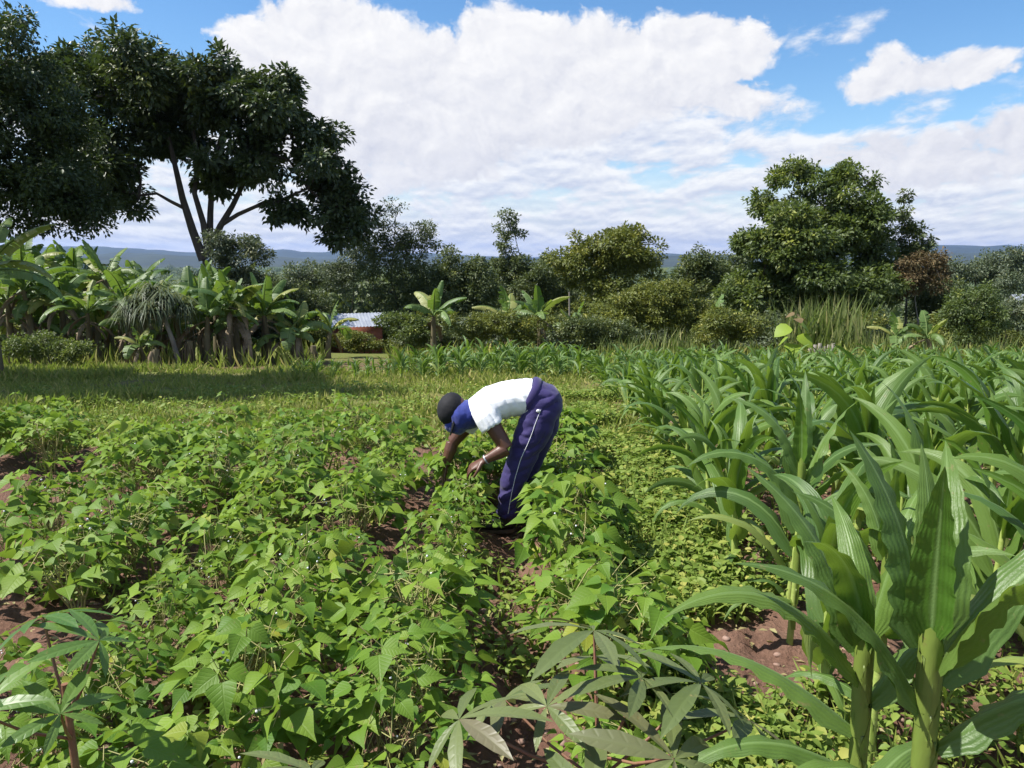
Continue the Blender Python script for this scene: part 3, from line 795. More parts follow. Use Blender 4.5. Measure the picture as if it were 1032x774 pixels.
def tree(name, base, trunk, lobes, label, cat='tree', mat='dark', nclump=600, per=22, leaf=.16, clump_r=.35, seed=1, tmpl=T_DIA, bark='bark',
         holes=0, hs=.8, shell=.5, yel=.05, droop=.2, twigs=60, group=None, r0=.2, updir=.6, yellow_side=None, limbs=None):
    """trunk: list of local points; lobes: local ellipsoids"""
    r = np.random.default_rng(seed); root = empty(name, base)
    g = Geo(); gt = Geo()
    pts = np.array(trunk, float); m = len(pts)
    tube_geo(gt, pts, np.linspace(r0, r0*.55, m)*np.array([1.25]+[1]*(m-1)), 10)
    P = foliage(g, lobes, nclump, per, leaf, clump_r, r, tmpl, shell, holes, hs, droop, yel, updir, yellow_side)
    ends = []
    top = pts[-1]
    if limbs:
        for lb in limbs:
            q = [np.array(p_, float) for p_ in lb[0]]
            tube_geo(gt, q, np.linspace(lb[1], lb[2], len(q)), 8)
            ends += [q[-1], q[len(q)//2]]
    for i, l in enumerate(lobes):
        c = np.array(l[:3])
        src = top if not ends else min(ends+[top], key=lambda e: np.linalg.norm(e-c))
        L = limb(gt, src, c, r0*.40*(.6 if ends else 1), r0*.10, r)
        ends.append(c)
    cand = np.array([l[:3] for l in lobes])
    for i in r.choice(len(P), min(twigs, len(P)), replace=False):
        c = cand[np.argmin(np.linalg.norm(cand-P[i], axis=1))]
        limb(gt, c, P[i], r0*.09, r0*.03, r, .06, 5, 5)
    gt.build('trunk', MAT[bark], root); g.build('crown', MAT[mat], root)
    tag(root, label, cat, group)
    return root
def px_lobes(Y, base, items):
    """items: (px, py, half width px, half height px, depth offset, depth radius) -> ellipsoids in metres, local to base"""
    out = []
    for (px, py, rw, rh, dy, ry) in items:
        c = W(px, py, Y+dy); s = (Y+dy)/FPX*1.01
        out.append((c[0]-base[0], c[1]-base[1], c[2]-base[2], rw*s, ry, rh*s))
    return out

def loc_at(px, Y):
    p = W(px, 300, Y); return (p[0], Y, gz(p[0], Y))

# the large spreading tree, left
Yb = 32.0
b = loc_at(212, Yb)
def L_(px, py, dy=0):
    p = W(px, py, Yb+dy); return (p[0]-b[0], p[1]-b[1], p[2]-b[2])
big_lobes = px_lobes(Yb, b, [
    (120, 95, 42, 38, 0, 2.4), (85, 110, 30, 45, 1, 2), (165, 78, 48, 36, -.5, 2.8), (120, 150, 48, 32, 0, 2.5), (215, 85, 45, 38, 0, 2.8), (255, 110, 48, 42, .5, 2.8),
    (175, 128, 40, 26, 1, 2.2), (295, 140, 40, 36, 0, 2.4), (262, 165, 42, 26, -.4, 2.2), (222, 172, 30, 22, -.5, 1.6), (320, 170, 30, 30, 0, 2), (342, 205, 26, 30, 0, 1.6),
    (345, 235, 18, 20, 0, 1.2), (285, 207, 22, 16, 0, 1.3), (75, 140, 40, 40, 1.2, 2), (80, 60, 34, 22, 1, 1.8), (105, 190, 32, 20, .4, 1.7), (134, 205, 16, 12, 0, 1), (365, 222, 14, 16, .3, 1), (70, 80, 26, 24, 1.5, 1.6), (360, 190, 12, 18, .2, .9)])
tree('mango_tree', b, [(0, 0, -.2), (.05, 0, 1.0), L_(208, 262)], big_lobes,
     'huge dark spreading tree with several bare trunks against the white cloud', mat='dark', nclump=2150, per=30, leaf=.25, clump_r=.40, seed=11,
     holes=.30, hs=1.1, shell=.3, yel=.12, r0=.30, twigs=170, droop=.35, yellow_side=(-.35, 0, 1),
     limbs=[([L_(205, 262), L_(194, 232), L_(184, 200), L_(176, 165), L_(168, 130)], .20, .07),
            ([L_(210, 258), L_(205, 225), L_(196, 195), L_(200, 160), L_(190, 110)], .15, .06),
            ([L_(211, 255), L_(212, 215, .3), L_(214, 180, .3), L_(222, 140, .3), L_(235, 100)], .15, .06),
            ([L_(212, 250), L_(222, 228), L_(234, 208), L_(248, 180), L_(262, 150)], .15, .06),
            ([L_(224, 226), L_(240, 216), L_(258, 208), L_(275, 205), L_(310, 190)], .10, .05),
            ([L_(190, 212), L_(172, 203), L_(158, 195), L_(140, 197)], .08, .04),
            ([L_(262, 150), L_(292, 162), L_(310, 190), L_(335, 210)], .06, .03)])
# the finer-leaved tree at the left edge, which shades the clearing
Yl = 26.0
b = loc_at(-62, Yl)
tree('shade_tree', b, [(0, 0, -.2), (.1, 0, 2.0), (.2, 0, 4.2)], px_lobes(Yl, b, [
    (5, 70, 52, 30, 0, 2.6), (16, 30, 20, 14, 0, 1), (40, 115, 44, 38, 0, 2.6), (0, 130, 60, 50, 0, 2.4), (60, 170, 42, 34, .5, 1.9), (20, 195, 58, 34, 0, 2.2), (70, 205, 30, 20, 0, 1.4), (95, 212, 16, 9, 0, .8), (78, 228, 24, 8, 0, .8), (-60, 110, 70, 80, -1, 3), (-120, 150, 70, 70, -2, 3)]),
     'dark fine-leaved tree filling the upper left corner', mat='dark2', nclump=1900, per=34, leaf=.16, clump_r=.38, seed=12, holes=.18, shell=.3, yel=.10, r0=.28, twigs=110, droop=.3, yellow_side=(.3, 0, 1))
# its neighbour outside the frame whose shadow lies on the clearing
b = (-14.8, 11.2, gz(-14.8, 11.2))
tree('shade_tree', b, [(0, 0, -.2), (.1, 0, 2.5), (.3, 0, 4.6)], [(0, 0, 8.0, 2.8, 2.4, 1.8), (2.4, -.4, 9.3, 2.6, 2.2, 1.4), (-2, .6, 8, 2.6, 2.2, 1.8), (3.2, .8, 8.6, 2.4, 2.0, 1.3), (2.2, 1.2, 7.4, 2.6, 1.8, 1.3), (2.6, -1.2, 7.6, 2.4, 1.6, 1.3)],
     'dark tree standing left of the clearing and shading its grass', mat='dark2', nclump=2200, per=26, leaf=.26, clump_r=.5, seed=13, shell=.2, r0=.3, twigs=20)

specs = [
 # name, px, Y, trunk px pts heights, lobes, label, kwargs
 ('round_tree', 238, 26, 1.0, [(238, 262, 34, 27, 0, 1.0), (246, 290, 36, 28, 0, 1.1), (226, 250, 20, 14, 0, .6), (252, 247, 16, 12, 0, .5), (262, 300, 30, 26, .4, 1)],
  'rounded grey-green tree under the large spreading tree', dict(mat='grey', nclump=750, per=24, leaf=.10, clump_r=.17, r0=.07, yel=.12)),
 ('airy_tree', 398, 34, 1.6, [(398, 235, 30, 25, 0, 1.1), (412, 262, 34, 30, 0, 1.3), (385, 258, 22, 34, .5, 1.0), (425, 240, 16, 16, 0, .7), (398, 212, 12, 10, 0, .4), (395, 295, 34, 26, 0, 1.3), (425, 285, 26, 24, 0, 1)],
  'airy olive tree with open twiggy crown right of the large spreading tree', dict(mat='olive', nclump=800, per=22, leaf=.11, clump_r=.22, holes=.26, hs=.5, yel=.10, r0=.10, twigs=140)),
 ('grey_tree', 352, 40, 1.4, [(356, 262, 20, 22, 0, .9), (345, 278, 20, 18, 0, .9), (366, 245, 12, 16, 0, .6)],
  'small grey-green tree between the large tree and the airy tree', dict(mat='grey', nclump=300, per=20, leaf=.13, clump_r=.26, holes=.22, r0=.08)),
 ('slender_tree', 512, 36, 2.5, [(511, 218, 9, 9, 0, .4), (513, 236, 15, 10, 0, .6), (509, 254, 12, 12, 0, .6), (516, 270, 20, 18, 0, .9), (505, 285, 24, 20, 0, 1)],
  'slender tree rising in a narrow spire above the middle bushes', dict(mat='olive', nclump=380, per=20, leaf=.13, clump_r=.20, holes=.2, hs=.4, r0=.08, twigs=60)),
 ('mango_tree', 612, 33, 1.8, [(612, 250, 38, 22, 0, 1.5), (590, 268, 30, 24, 0, 1.2), (640, 262, 28, 24, 0, 1.2), (615, 282, 46, 30, 0, 1.6), (625, 238, 22, 12, 0, .9), (585, 248, 14, 10, 0, .7)],
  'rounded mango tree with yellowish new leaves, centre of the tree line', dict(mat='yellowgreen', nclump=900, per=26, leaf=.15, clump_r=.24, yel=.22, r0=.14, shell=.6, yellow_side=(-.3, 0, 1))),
 ('broad_tree', 822, 27, 1.5, [(800, 222, 34, 28, 0, 1.5), (772, 246, 28, 22, 0, 1.2), (832, 210, 30, 24, .4, 1.3), (860, 226, 27, 30, .3, 1.3), (760, 300, 26, 26, 0, 1.2), (808, 172, 12, 9, .8, .5), (858, 172, 8, 9, .8, .4), (878, 188, 8, 11, .6, .4), (842, 185, 9, 10, .6, .4), (815, 255, 60, 38, -.2, 2.0), (795, 178, 22, 13, .8, .8), (768, 205, 12, 16, .8, .6), (852, 178, 20, 14, .8, .8), (880, 250, 24, 34, .3, 1.2), (775, 290, 30, 30, 0, 1.4), (835, 295, 52, 32, -.2, 1.9), (748, 245, 10, 12, .5, .5), (870, 290, 30, 28, .2, 1.3)],
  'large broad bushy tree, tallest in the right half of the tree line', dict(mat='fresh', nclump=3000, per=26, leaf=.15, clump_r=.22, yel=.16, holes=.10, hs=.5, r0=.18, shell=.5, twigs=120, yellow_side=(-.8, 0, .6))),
 ('sparse_tree', 914, 28, 2.2, [(913, 198, 5, 9, 0, .25), (908, 216, 11, 8, 0, .4), (922, 232, 14, 8, 0, .5), (908, 240, 9, 9, 0, .4), (935, 245, 9, 10, 0, .4), (920, 258, 20, 14, 0, .7)],
  'sparse upright tree with gappy crown right of the large broad tree', dict(mat='olive', nclump=260, per=16, leaf=.13, clump_r=.16, holes=.15, hs=.3, r0=.06, bark='palebark', twigs=80)),
 ('withered_tree', 928, 26, 1.2, [(926, 275, 20, 18, 0, .8), (940, 268, 14, 14, 0, .6), (912, 285, 14, 16, 0, .6)],
  'brownish half-withered small tree beside the sparse upright tree', dict(mat='brown', nclump=300, per=18, leaf=.11, clump_r=.20, holes=.25, hs=.4, r0=.06, bark='palebark', twigs=120)),
 ('round_bush', 983, 19.5, .3, [(982, 306, 26, 22, 0, .7), (972, 325, 24, 16, 0, .7), (994, 326, 20, 16, 0, .6)],
  'rounded green bush near the right edge behind the maize', dict(mat='fresh', nclump=450, per=22, leaf=.075, clump_r=.13, r0=.04)),
 ('small_tree', 706, 34, 1.4, [(706, 262, 18, 12, 0, .8), (720, 275, 18, 14, 0, .8), (692, 276, 16, 14, 0, .7), (706, 290, 26, 14, 0, 1)],
  'small flat-topped tree left of the large broad tree', dict(mat='olive', nclump=360, per=20, leaf=.14, clump_r=.24, r0=.08, yel=.15)),
 ('leafy_bush', 662, 25, .6, [(660, 305, 38, 24, 0, 1.1), (640, 318, 26, 18, 0, .8), (690, 318, 32, 20, 0, .9), (676, 298, 22, 16, 0, .7)],
  'broad olive bush in front of the rounded mango tree', dict(mat='yellowgreen', nclump=800, per=22, leaf=.10, clump_r=.17, r0=.05, yel=.1)),
 ('leafy_bush', 735, 22, .3, [(735, 325, 24, 16, 0, .7), (755, 330, 18, 12, 0, .6), (715, 332, 18, 12, 0, .6)],
  'low green bush left of the broad-leaved plant', dict(mat='yellowgreen', nclump=420, per=20, leaf=.085, clump_r=.15, r0=.04, yel=.08)),
 ('leafy_bush', 460, 33, .5, [(462, 275, 26, 22, 0, 1.1), (440, 290, 24, 20, 0, 1), (480, 288, 26, 22, 0, 1.1), (455, 305, 40, 22, 0, 1.2)],
  'dark bush mass between the airy tree and the slender tree', dict(mat='olive', nclump=700, per=22, leaf=.13, clump_r=.24, r0=.07)),
 ('leafy_bush', 548, 35, .5, [(545, 282, 22, 18, 0, 1), (560, 296, 22, 16, 0, .9), (535, 300, 24, 18, 0, 1)],
  'olive bush between the slender tree and the rounded mango tree', dict(mat='olive', nclump=450, per=20, leaf=.13, clump_r=.24, r0=.07)),
 ('leafy_bush', 600, 22.5, .3, [(596, 330, 26, 14, 0, .7), (622, 334, 22, 12, 0, .6), (575, 334, 18, 11, 0, .6)],
  'low olive bush behind the strip of young maize', dict(mat='olive', nclump=420, per=20, leaf=.085, clump_r=.14, r0=.04, yel=.12)),
 ('leafy_bush', 500, 23, .3, [(500, 325, 26, 16, 0, .7), (525, 332, 22, 13, 0, .6), (480, 334, 20, 12, 0, .6)],
  'low yellow-green bush right of the lone banana plant', dict(mat='yellowgreen', nclump=420, per=20, leaf=.085, clump_r=.14, r0=.04, yel=.12)),
 ('leafy_bush', 405, 23, .3, [(402, 330, 24, 13, 0, .7), (425, 335, 18, 10, 0, .6)],
  'low green bush right of the mud-walled hut', dict(mat='fresh', nclump=300, per=20, leaf=.085, clump_r=.14, r0=.04, yel=.12)),
 ('leafy_bush', 300, 27, .5, [(300, 300, 24, 16, 0, .8), (320, 308, 22, 14, 0, .8), (288, 315, 22, 14, 0, .8)],
  'dark green bush left of the hut behind the bananas', dict(mat='olive', nclump=380, per=20, leaf=.10, clump_r=.18, r0=.05)),
 ('leafy_bush', 45, 16.8, .2, [(42, 345, 24, 13, 0, .6), (70, 352, 20, 9, 0, .5), (15, 350, 20, 10, 0, .5)],
  'low green shrub in front of the banana plants at the left', dict(mat='fresh', nclump=300, per=20, leaf=.065, clump_r=.11, r0=.03, yel=.15)),
 ('leafy_bush', 1015, 24, .4, [(1010, 318, 22, 16, 0, .8), (1040, 310, 28, 18, 0, .9)],
  'grey-green bush beside the white shed', dict(mat='grey', nclump=300, per=20, leaf=.09, clump_r=.15, r0=.04)),
 ('leafy_bush', 955, 27, .4, [(950, 296, 20, 14, 0, .8), (962, 310, 24, 16, 0, .8), (930, 310, 20, 14, 0, .8)],
  'olive bush behind the rounded bush', dict(mat='olive', nclump=350, per=20, leaf=.10, clump_r=.18, r0=.05)),
 ('windbreak_tree', 562, 46, 1.6, [(560, 268, 16, 12, 0, 1.2), (548, 276, 16, 12, 0, 1.2), (575, 280, 16, 14, 0, 1.2)],
  'low dark tree between the slender tree and the mango tree, farther back', dict(mat='olive', nclump=330, per=20, leaf=.18, clump_r=.32, r0=.1)),
 ('windbreak_tree', 738, 42, 1.6, [(738, 268, 16, 14, 0, 1.1), (724, 280, 16, 14, 0, 1.1), (748, 288, 18, 16, 0, 1.1)],
  'dark tree half hidden behind the left flank of the large broad tree', dict(mat='olive', nclump=330, per=20, leaf=.17, clump_r=.30, r0=.1)),
 ('windbreak_tree', 318, 48, 1.6, [(314, 274, 18, 12, 0, 1.3), (334, 282, 18, 14, 0, 1.3), (296, 284, 18, 12, 0, 1.2)],
  'dark tree seen through the gap right of the rounded grey-green tree', dict(mat='grey', nclump=330, per=20, leaf=.18, clump_r=.33, r0=.1)),
 ('windbreak_tree', 985, 60, 2, [(985, 275, 26, 18, 0, 1.6), (960, 278, 18, 15, 0, 1.3), (1006, 272, 18, 18, 0, 1.4)],
  'distant grey-green tree above the rounded bush', dict(mat='grey', nclump=450, per=20, leaf=.2, clump_r=.4, r0=.14)),
 ('windbreak_tree', 1040, 58, 2, [(1036, 270, 30, 20, 0, 1.6), (1020, 285, 26, 18, 0, 1.6), (1065, 272, 24, 20, 0, 1.4)],
  'distant grey-green tree at the right edge', dict(mat='grey', nclump=450, per=20, leaf=.2, clump_r=.4, r0=.14)),
]
for si, (nm, px, Y, th, lobes, label, kw) in enumerate(specs):
    b = loc_at(px, Y)
    ll = px_lobes(Y, b, lobes)
    cm = np.mean([l[:3] for l in ll], axis=0)
    kw = dict(kw); kw.setdefault('twigs', 40)
    tree(nm, b, [(0, 0, -.2), (0.03, 0, th*.5), (cm[0]*.3, 0, th)], ll, label, 'bush' if 'bush' in nm else 'tree', seed=40+si,
         group='bushes along the far side of the field' if 'bush' in nm else 'trees along the far side of the field', **kw)

# more shrubs of the far edge, all alike: three variants copied
shr = []
for v, mt in enumerate(('olive', 'yellowgreen', 'grey')):
    o = tree('shrub', (0, 0, 0), [(0, 0, -.1), (0, 0, .3), (0, 0, .6)], [(0, 0, .9, .9, .8, .7), (.6, .2, .6, .7, .6, .5), (-.6, 0, .65, .7, .6, .5)],
             'plain leafy shrub in the thicket beyond the field', 'shrub', mt, 260, 22, .11, .20, 90+v, twigs=15, r0=.04, group='shrubs in the thicket beyond the field', yel=.1)
    KIDS[o.name] = [c for c in bpy.data.objects if c.parent == o]; shr.append([o, False])
r = np.random.default_rng(33)
sh_spots = []
for px in range(300, 1060, 17):
    Y = r.uniform(24, 31); sh_spots.append((px+r.uniform(-8, 8), Y, r.uniform(.6, 1.1)))
for px in range(280, 1060, 26):
    Y = r.uniform(36, 52); sh_spots.append((px+r.uniform(-8, 8), Y, r.uniform(1.0, 1.7)))
for px in range(-40, 280, 26):
    sh_spots.append((px, r.uniform(27, 36), r.uniform(1.0, 1.5)))
for px, Y, s in sh_spots:
    p = shr[int(r.integers(3))]; l = loc_at(px, Y); sc = (s*r.uniform(.9, 1.4), s*r.uniform(.9, 1.2), s*r.uniform(.7, 1.05))
    if not p[1]: p[1] = True; p[0].location = l; p[0].scale = sc; p[0].rotation_euler[2] = r.uniform(0, 6)
    else: copy_tree(p[0], l, (0, 0, r.uniform(0, 6.28)), sc)

# far woods and scattered field trees in the valley
def far_woods():
    r = np.random.default_rng(35); g = Geo()
    n = 3400
    Y = 95*np.exp(r.random(n)*3.0); X = r.uniform(-.8, .8, n)*Y
    keep = fbm(X/110, Y/110, 0, 95, 3) > .34
    X, Y = X[keep], Y[keep]
    Z = ground_h(X, Y)
    for x, y, z in zip(X, Y, Z):
        s = r.uniform(1.8, 4.0)*(1+y/900); k = 110
        d = norm(r.normal(0, 1, (k, 3))); P = np.array([x, y, z+s*.9])+d*np.array([s, s, s*.85])*(r.random(k)**.25)[:, None]
        g.inst(T_BROAD, P, frames(norm(r.normal(0, 1, (k, 3))), d+np.array([0, 0, .6])), s*r.uniform(.14, .30, k), np.column_stack([np.clip(r.uniform(0, 1)*.6+r.uniform(0, .4, k), 0, 1), r.uniform(0, .5, k)]))
    tag(g.build('woods', MAT['olive']), 'distant woods dotted over the valley below the hills', 'woods', kind='stuff')
far_woods()

# tall grass clump before the broad tree
def tall_grass():
    r = np.random.default_rng(37); g = Geo()
    for (px, Y, wpx, n, h) in ((830, 23.5, 42, 500, 1.9), (700, 23, 60, 260, 1.0), (900, 22, 70, 380, .9), (640, 21, 40, 160, .8), (1010, 21, 40, 200, .8)):
        x = (px+r.normal(0, wpx*.45, n)-516)/FPX*Y; y = Y+r.normal(0, .6, n); z = ground_h(x, y)
        D = np.column_stack([r.normal(0, .22, n), r.normal(0, .22, n), np.ones(n)]); Nn = np.column_stack([r.normal(0, 1, n), r.normal(0, 1, n), np.zeros(n)])
        s = h*r.uniform(.5, 1.1, n); g.inst(T_BLADE, np.column_stack([x, y, z]), frames(D, Nn), np.column_stack([s*.35+.12, s, s]), rand_tint(n, 0, 1, .25, r))
    tag(g.build('tall_grass', MAT['reed']), 'tall pale grass standing in clumps along the far field edge', 'grass', kind='stuff')
tall_grass()

# ------------------------------------------------------------------ banana plants
def banana_leaf(g, gm, base, az, L, Wd, e0, bend, r, tint, seg=22):
    h = np.array([math.cos(az), math.sin(az), 0]); s0 = np.array([-math.sin(az), math.cos(az), 0]); up = np.array([0, 0, 1.])
    p = np.array(base, float); pts = [p.copy()]; tg = []
    for i in range(seg):
        t = (i+.5)/seg; a = e0-bend*t**1.3
        d = h*math.cos(a)+up*math.sin(a); tg.append(d); p = p+d*L/seg; pts.append(p.copy())
    tg.append(tg[-1]); pts = np.array(pts); tg = np.array(tg)
    tube_geo(gm, pts, np.linspace(.028, .004, seg+1), 6, cap=False)
    roll = r.uniform(-.5, .5)
    for sd in (-1, 1):
        drop = r.uniform(.1, .6)
        for i in range(3, seg):
            t = i/seg
            if r.random() < .28: drop = r.uniform(.0, 1.0)
            w = Wd*.5*min(1, (t-.1)*7)*max(0, 1-((t-.12)/.88)**3)**.6
            if w < .02: continue
            a0 = pts[i]; a1 = pts[i+1]-(pts[i+1]-pts[i])*(.14 if r.random() < .3 else -.01)
            n = np.cross(s0, tg[i]); n = n*(1 if n[2] > 0 else -1)
            o1 = (s0*sd*math.cos(drop*.5+roll*sd)-n*math.sin(drop*.5+roll*sd))+tg[i]*.18
            o2 = (s0*sd*math.cos(drop*1.6+roll*sd)-n*math.sin(drop*1.6+roll*sd))+tg[i]*.18+r.normal(0, .05, 3)
            m0, m1 = a0+o1*w*.5, a1+o1*w*.5
            e0_, e1 = m0+o2*w*.5, m1+o2*w*.5
            V = [a0, a1, m1, m0, e1, e0_]
            F = [[0, 1, 2, 3], [3, 2, 4, 5]]
            if sd > 0: F = [f[::-1] for f in F]
            u = [(0, t), (0, t+1/seg), (.25*sd, t+1/seg), (.25*sd, t), (.5*sd, t+1/seg), (.5*sd, t)]
            g.add(V, F, tint, u)
def banana_variant(seed, H=2.1, n=8, L=1.7, Wd=.52, dry=3, sap=1):
    r = np.random.default_rng(seed); root = empty('banana_plant', (0, 0, 0)); kids = []
    g = Geo(); lx, ly = r.uniform(-.15, .15, 2)
    zz = np.linspace(-.05, H, 8); tube_geo(g, [(lx*(z/H)**2, ly*(z/H)**2, z) for z in zz], np.linspace(.13, .065, 8)*(.7+.15*H), 10)
    kids.append(g.build('stem', MAT['bananastem'], root))
    a0 = r.uniform(0, 6.28)
    for i in range(n):
        f = i/max(n-1, 1)
        g = Geo(); gm = g
        banana_leaf(g, gm, (lx, ly, H-.05+.05*f), a0+i*2.4+r.uniform(-.3, .3), L*r.uniform(.8, 1.12)*(1-.2*f), Wd*r.uniform(.85, 1.15), .55+.9*f+r.uniform(-.1, .1), (2.0-1.3*f)*r.uniform(.7, 1.15), r,
                    (r.uniform(0, 1), r.uniform(.8, 1) if r.random() < .12 else r.uniform(0, .5)))
        kids.append(g.build('leaf', MAT['banana'], root))
    g = Geo()
    for i in range(dry):
        a = r.uniform(0, 6.28); z0 = H*r.uniform(.75, .98)
        banana_leaf(g, g, (lx+math.cos(a)*.05, ly+math.sin(a)*.05, z0), a, r.uniform(.8, 1.5), .22, -.3, 1.2, r, (.5, .5), 14)
    if dry: kids.append(g.build('dry_leaves', MAT['dryleaf'], root))
    KIDS[root.name] = kids
    tag(root, 'green banana plant in the dense grove at the left', 'banana plant', 'banana plants in the grove at the left')
    return root
bv = [banana_variant(500, 2.1, 8), banana_variant(501, 1.8, 9, 1.9, .55, 4), banana_variant(502, 2.4, 7, 1.6, .5, 3), banana_variant(503, 1.3, 7, 1.4, .48, 2), banana_variant(504, .8, 6, 1.1, .4, 1)]
bus = [False]*5
def put_banana(v, px, Y, s=1.0, label=None, rz=0, group=None):
    l = loc_at(px, Y)
    if not bus[v]:
        o = bv[v]; bus[v] = True; o.location = l; o.scale = (s,)*3; o.rotation_euler[2] = rz
    else: o = copy_tree(bv[v], l, (0, 0, rz), s)
    if label: o['label'] = label
    if group: o['group'] = group
    return o
r = np.random.default_rng(51)
for px in range(-30, 230, 13):
    put_banana(int(r.choice([0, 1, 2])), px+r.uniform(-6, 6), r.uniform(20.5, 25), r.uniform(.92, 1.12)*(1 if px < 150 else .74), rz=r.uniform(0, 6.28))
for px in range(-20, 225, 22):
    put_banana(int(r.choice([0, 1, 3])), px+r.uniform(-8, 8), r.uniform(18.8, 20.2), r.uniform(.70, .88)*(1 if px < 140 else .85), rz=r.uniform(0, 6.28))
for px in range(-15, 300, 19):
    put_banana(int(r.choice([3, 4])), px+r.uniform(-7, 7), r.uniform(18.6, 21), r.uniform(.7, 1.15), rz=r.uniform(0, 6.28))
for (v, px, Y, s, lb) in ((3, 236, 19.2, 1.0, 'banana plant with a bright upright leaf, right end of the grove'), (3, 268, 19.6, .95, 'banana plant with pale leaves between the grove and the hut'),
                          (4, 300, 20, 1.1, 'small banana plant just left of the hut'), (3, 205, 18.6, .9, 'short banana plant in front of the leaning trunk'),
                          (4, 140, 17.6, .62, 'young yellowish banana plant in front of the grove'), (4, 328, 22, 1.0, 'small banana plant close behind the hut wall'),
                          (3, 436, 22.5, .95, 'lone banana plant with one erect leaf left of the slender tree'), (3, 545, 23.5, .9, 'banana plant with arching leaves below the rounded mango tree'),
                          (4, 575, 24.5, 1.0, 'banana plant with fanned pale leaves right under the mango tree'), (4, 512, 25, 1.3, 'small banana plant under the slender tree'),
                          (4, 905, 20.5, .8, 'small banana plant left of the rounded bush at the right'), (4, 945, 19.3, .8, 'small banana plant at the foot of the rounded bush'),
                          (4, 722, 26, 1.2, 'banana plant half hidden left of the large broad tree')):
    put_banana(v, px, Y, s, lb, r.uniform(0, 6.28), 'banana plants outside the grove' if px > 400 else None)
# nearer, yellowing banana at the left edge
def edge_banana():
    rr = np.random.default_rng(77); l = loc_at(-12, 14.5); root = empty('banana_plant', l)
    g = Geo(); H = 2.0; tube_geo(g, [(0, 0, -.05), (0, 0, 1), (.02, 0, H)], [.14, .11, .08], 10); g.build('stem', MAT['bananastem'], root)
    for (az, L, wd, e0, bd, yl) in ((.2, 1.6, .40, 1.0, .9, .95), (-.3, 1.7, .42, .45, 1.2, .85), (.6, 1.5, .42, .2, 1.5, .3), (1.6, 1.4, .4, 1.2, .8, .6), (3.0, 1.5, .4, .8, 1.2, .3), (-1.2, 1.3, .4, .6, 1.6, .4), (4.4, 1.4, .4, 1.3, .6, .9)):
        g = Geo(); banana_leaf(g, g, (.02, 0, H), az, L, wd, e0, bd, rr, (rr.uniform(.3, 1), yl)); g.build('leaf', MAT['banana'], root)
    tag(root, 'nearer banana plant with yellowing leaves at the far left edge', 'banana plant')
edge_banana()

# shaggy-leaved small tree with a leaning trunk among the bananas
def shaggy_tree(px, Y):
    r = np.random.default_rng(81); l = loc_at(px, Y); root = empty('dragon_tree', l)
    g = Geo(); gl = Geo()
    tube_geo(g, [(.45, 0, -.1), (.3, 0, .6), (.12, 0, 1.2)], [.07, .055, .045], 8)
    heads = [(-.5, 0, 1.45), (-.15, .1, 1.75), (.25, -.1, 1.6), (.6, .1, 1.35), (0, -.3, 1.35), (-.75, .1, 1.2)]
    for hd in heads:
        limb(g, (.12, 0, 1.1), hd, .035, .02, r)
        n = 150; a = r.uniform(0, 6.28, n); e = r.uniform(-.7, .8, n)
        D = np.column_stack([np.cos(a)*np.cos(e), np.sin(a)*np.cos(e), np.sin(e)-.25]); Nn = np.tile([0, 0, 1.], (n, 1))
        s = r.uniform(.35, .6, n); P = np.tile(hd, (n, 1))+r.normal(0, .05, (n, 3))
        gl.inst((T_BLADE[0]*np.array([1, 1, 4.0]), T_BLADE[1], T_BLADE[2]), P, frames(D, Nn), np.column_stack([s*.8, s, s]), rand_tint(n, 0, 1, .1, r))
    g.build('trunk', MAT['palebark'], root); gl.build('crown', MAT['grey'], root)
    tag(root, 'small shaggy narrow-leaved tree with a leaning pale trunk among the bananas', 'tree')
shaggy_tree(158, 18.2)

# brown banana stumps
def stump(px, Y, h, label):
    r = np.random.default_rng(int(px)); root = empty('banana_stump', loc_at(px, Y)); g = Geo(); g2 = Geo()
    tube_geo(g, [(0, 0, -.05), (.02, 0, h*.5), (.05, .01, h)], [.11, .09, .07], 9)
    for k in range(7):
        a = r.uniform(0, 6.28); tube_geo(g2, [(math.cos(a)*.06, math.sin(a)*.06, h*.9), (math.cos(a)*.13, math.sin(a)*.13, h*.6), (math.cos(a)*.15, math.sin(a)*.15, h*.1)], [(.03, .006), (.04, .006), (.02, .004)], 6)
    g.build('trunk', MAT['bananastem'], root); g2.build('dry_leaves', MAT['dryleaf'], root)
    tag(root, label, 'banana stump', 'dead banana stumps before the grove')
stump(128, 17.4, .50, 'short brown banana stump left of the young yellowish banana plant')
stump(151, 17.2, .42, 'squat brown banana stump right of the young yellowish banana plant')
stump(186, 18.0, .60, 'pale shredded banana stump in front of the grove, beside the leaning trunk')
stump(312, 19.0, .5, 'brown banana stump close to the left corner of the hut')

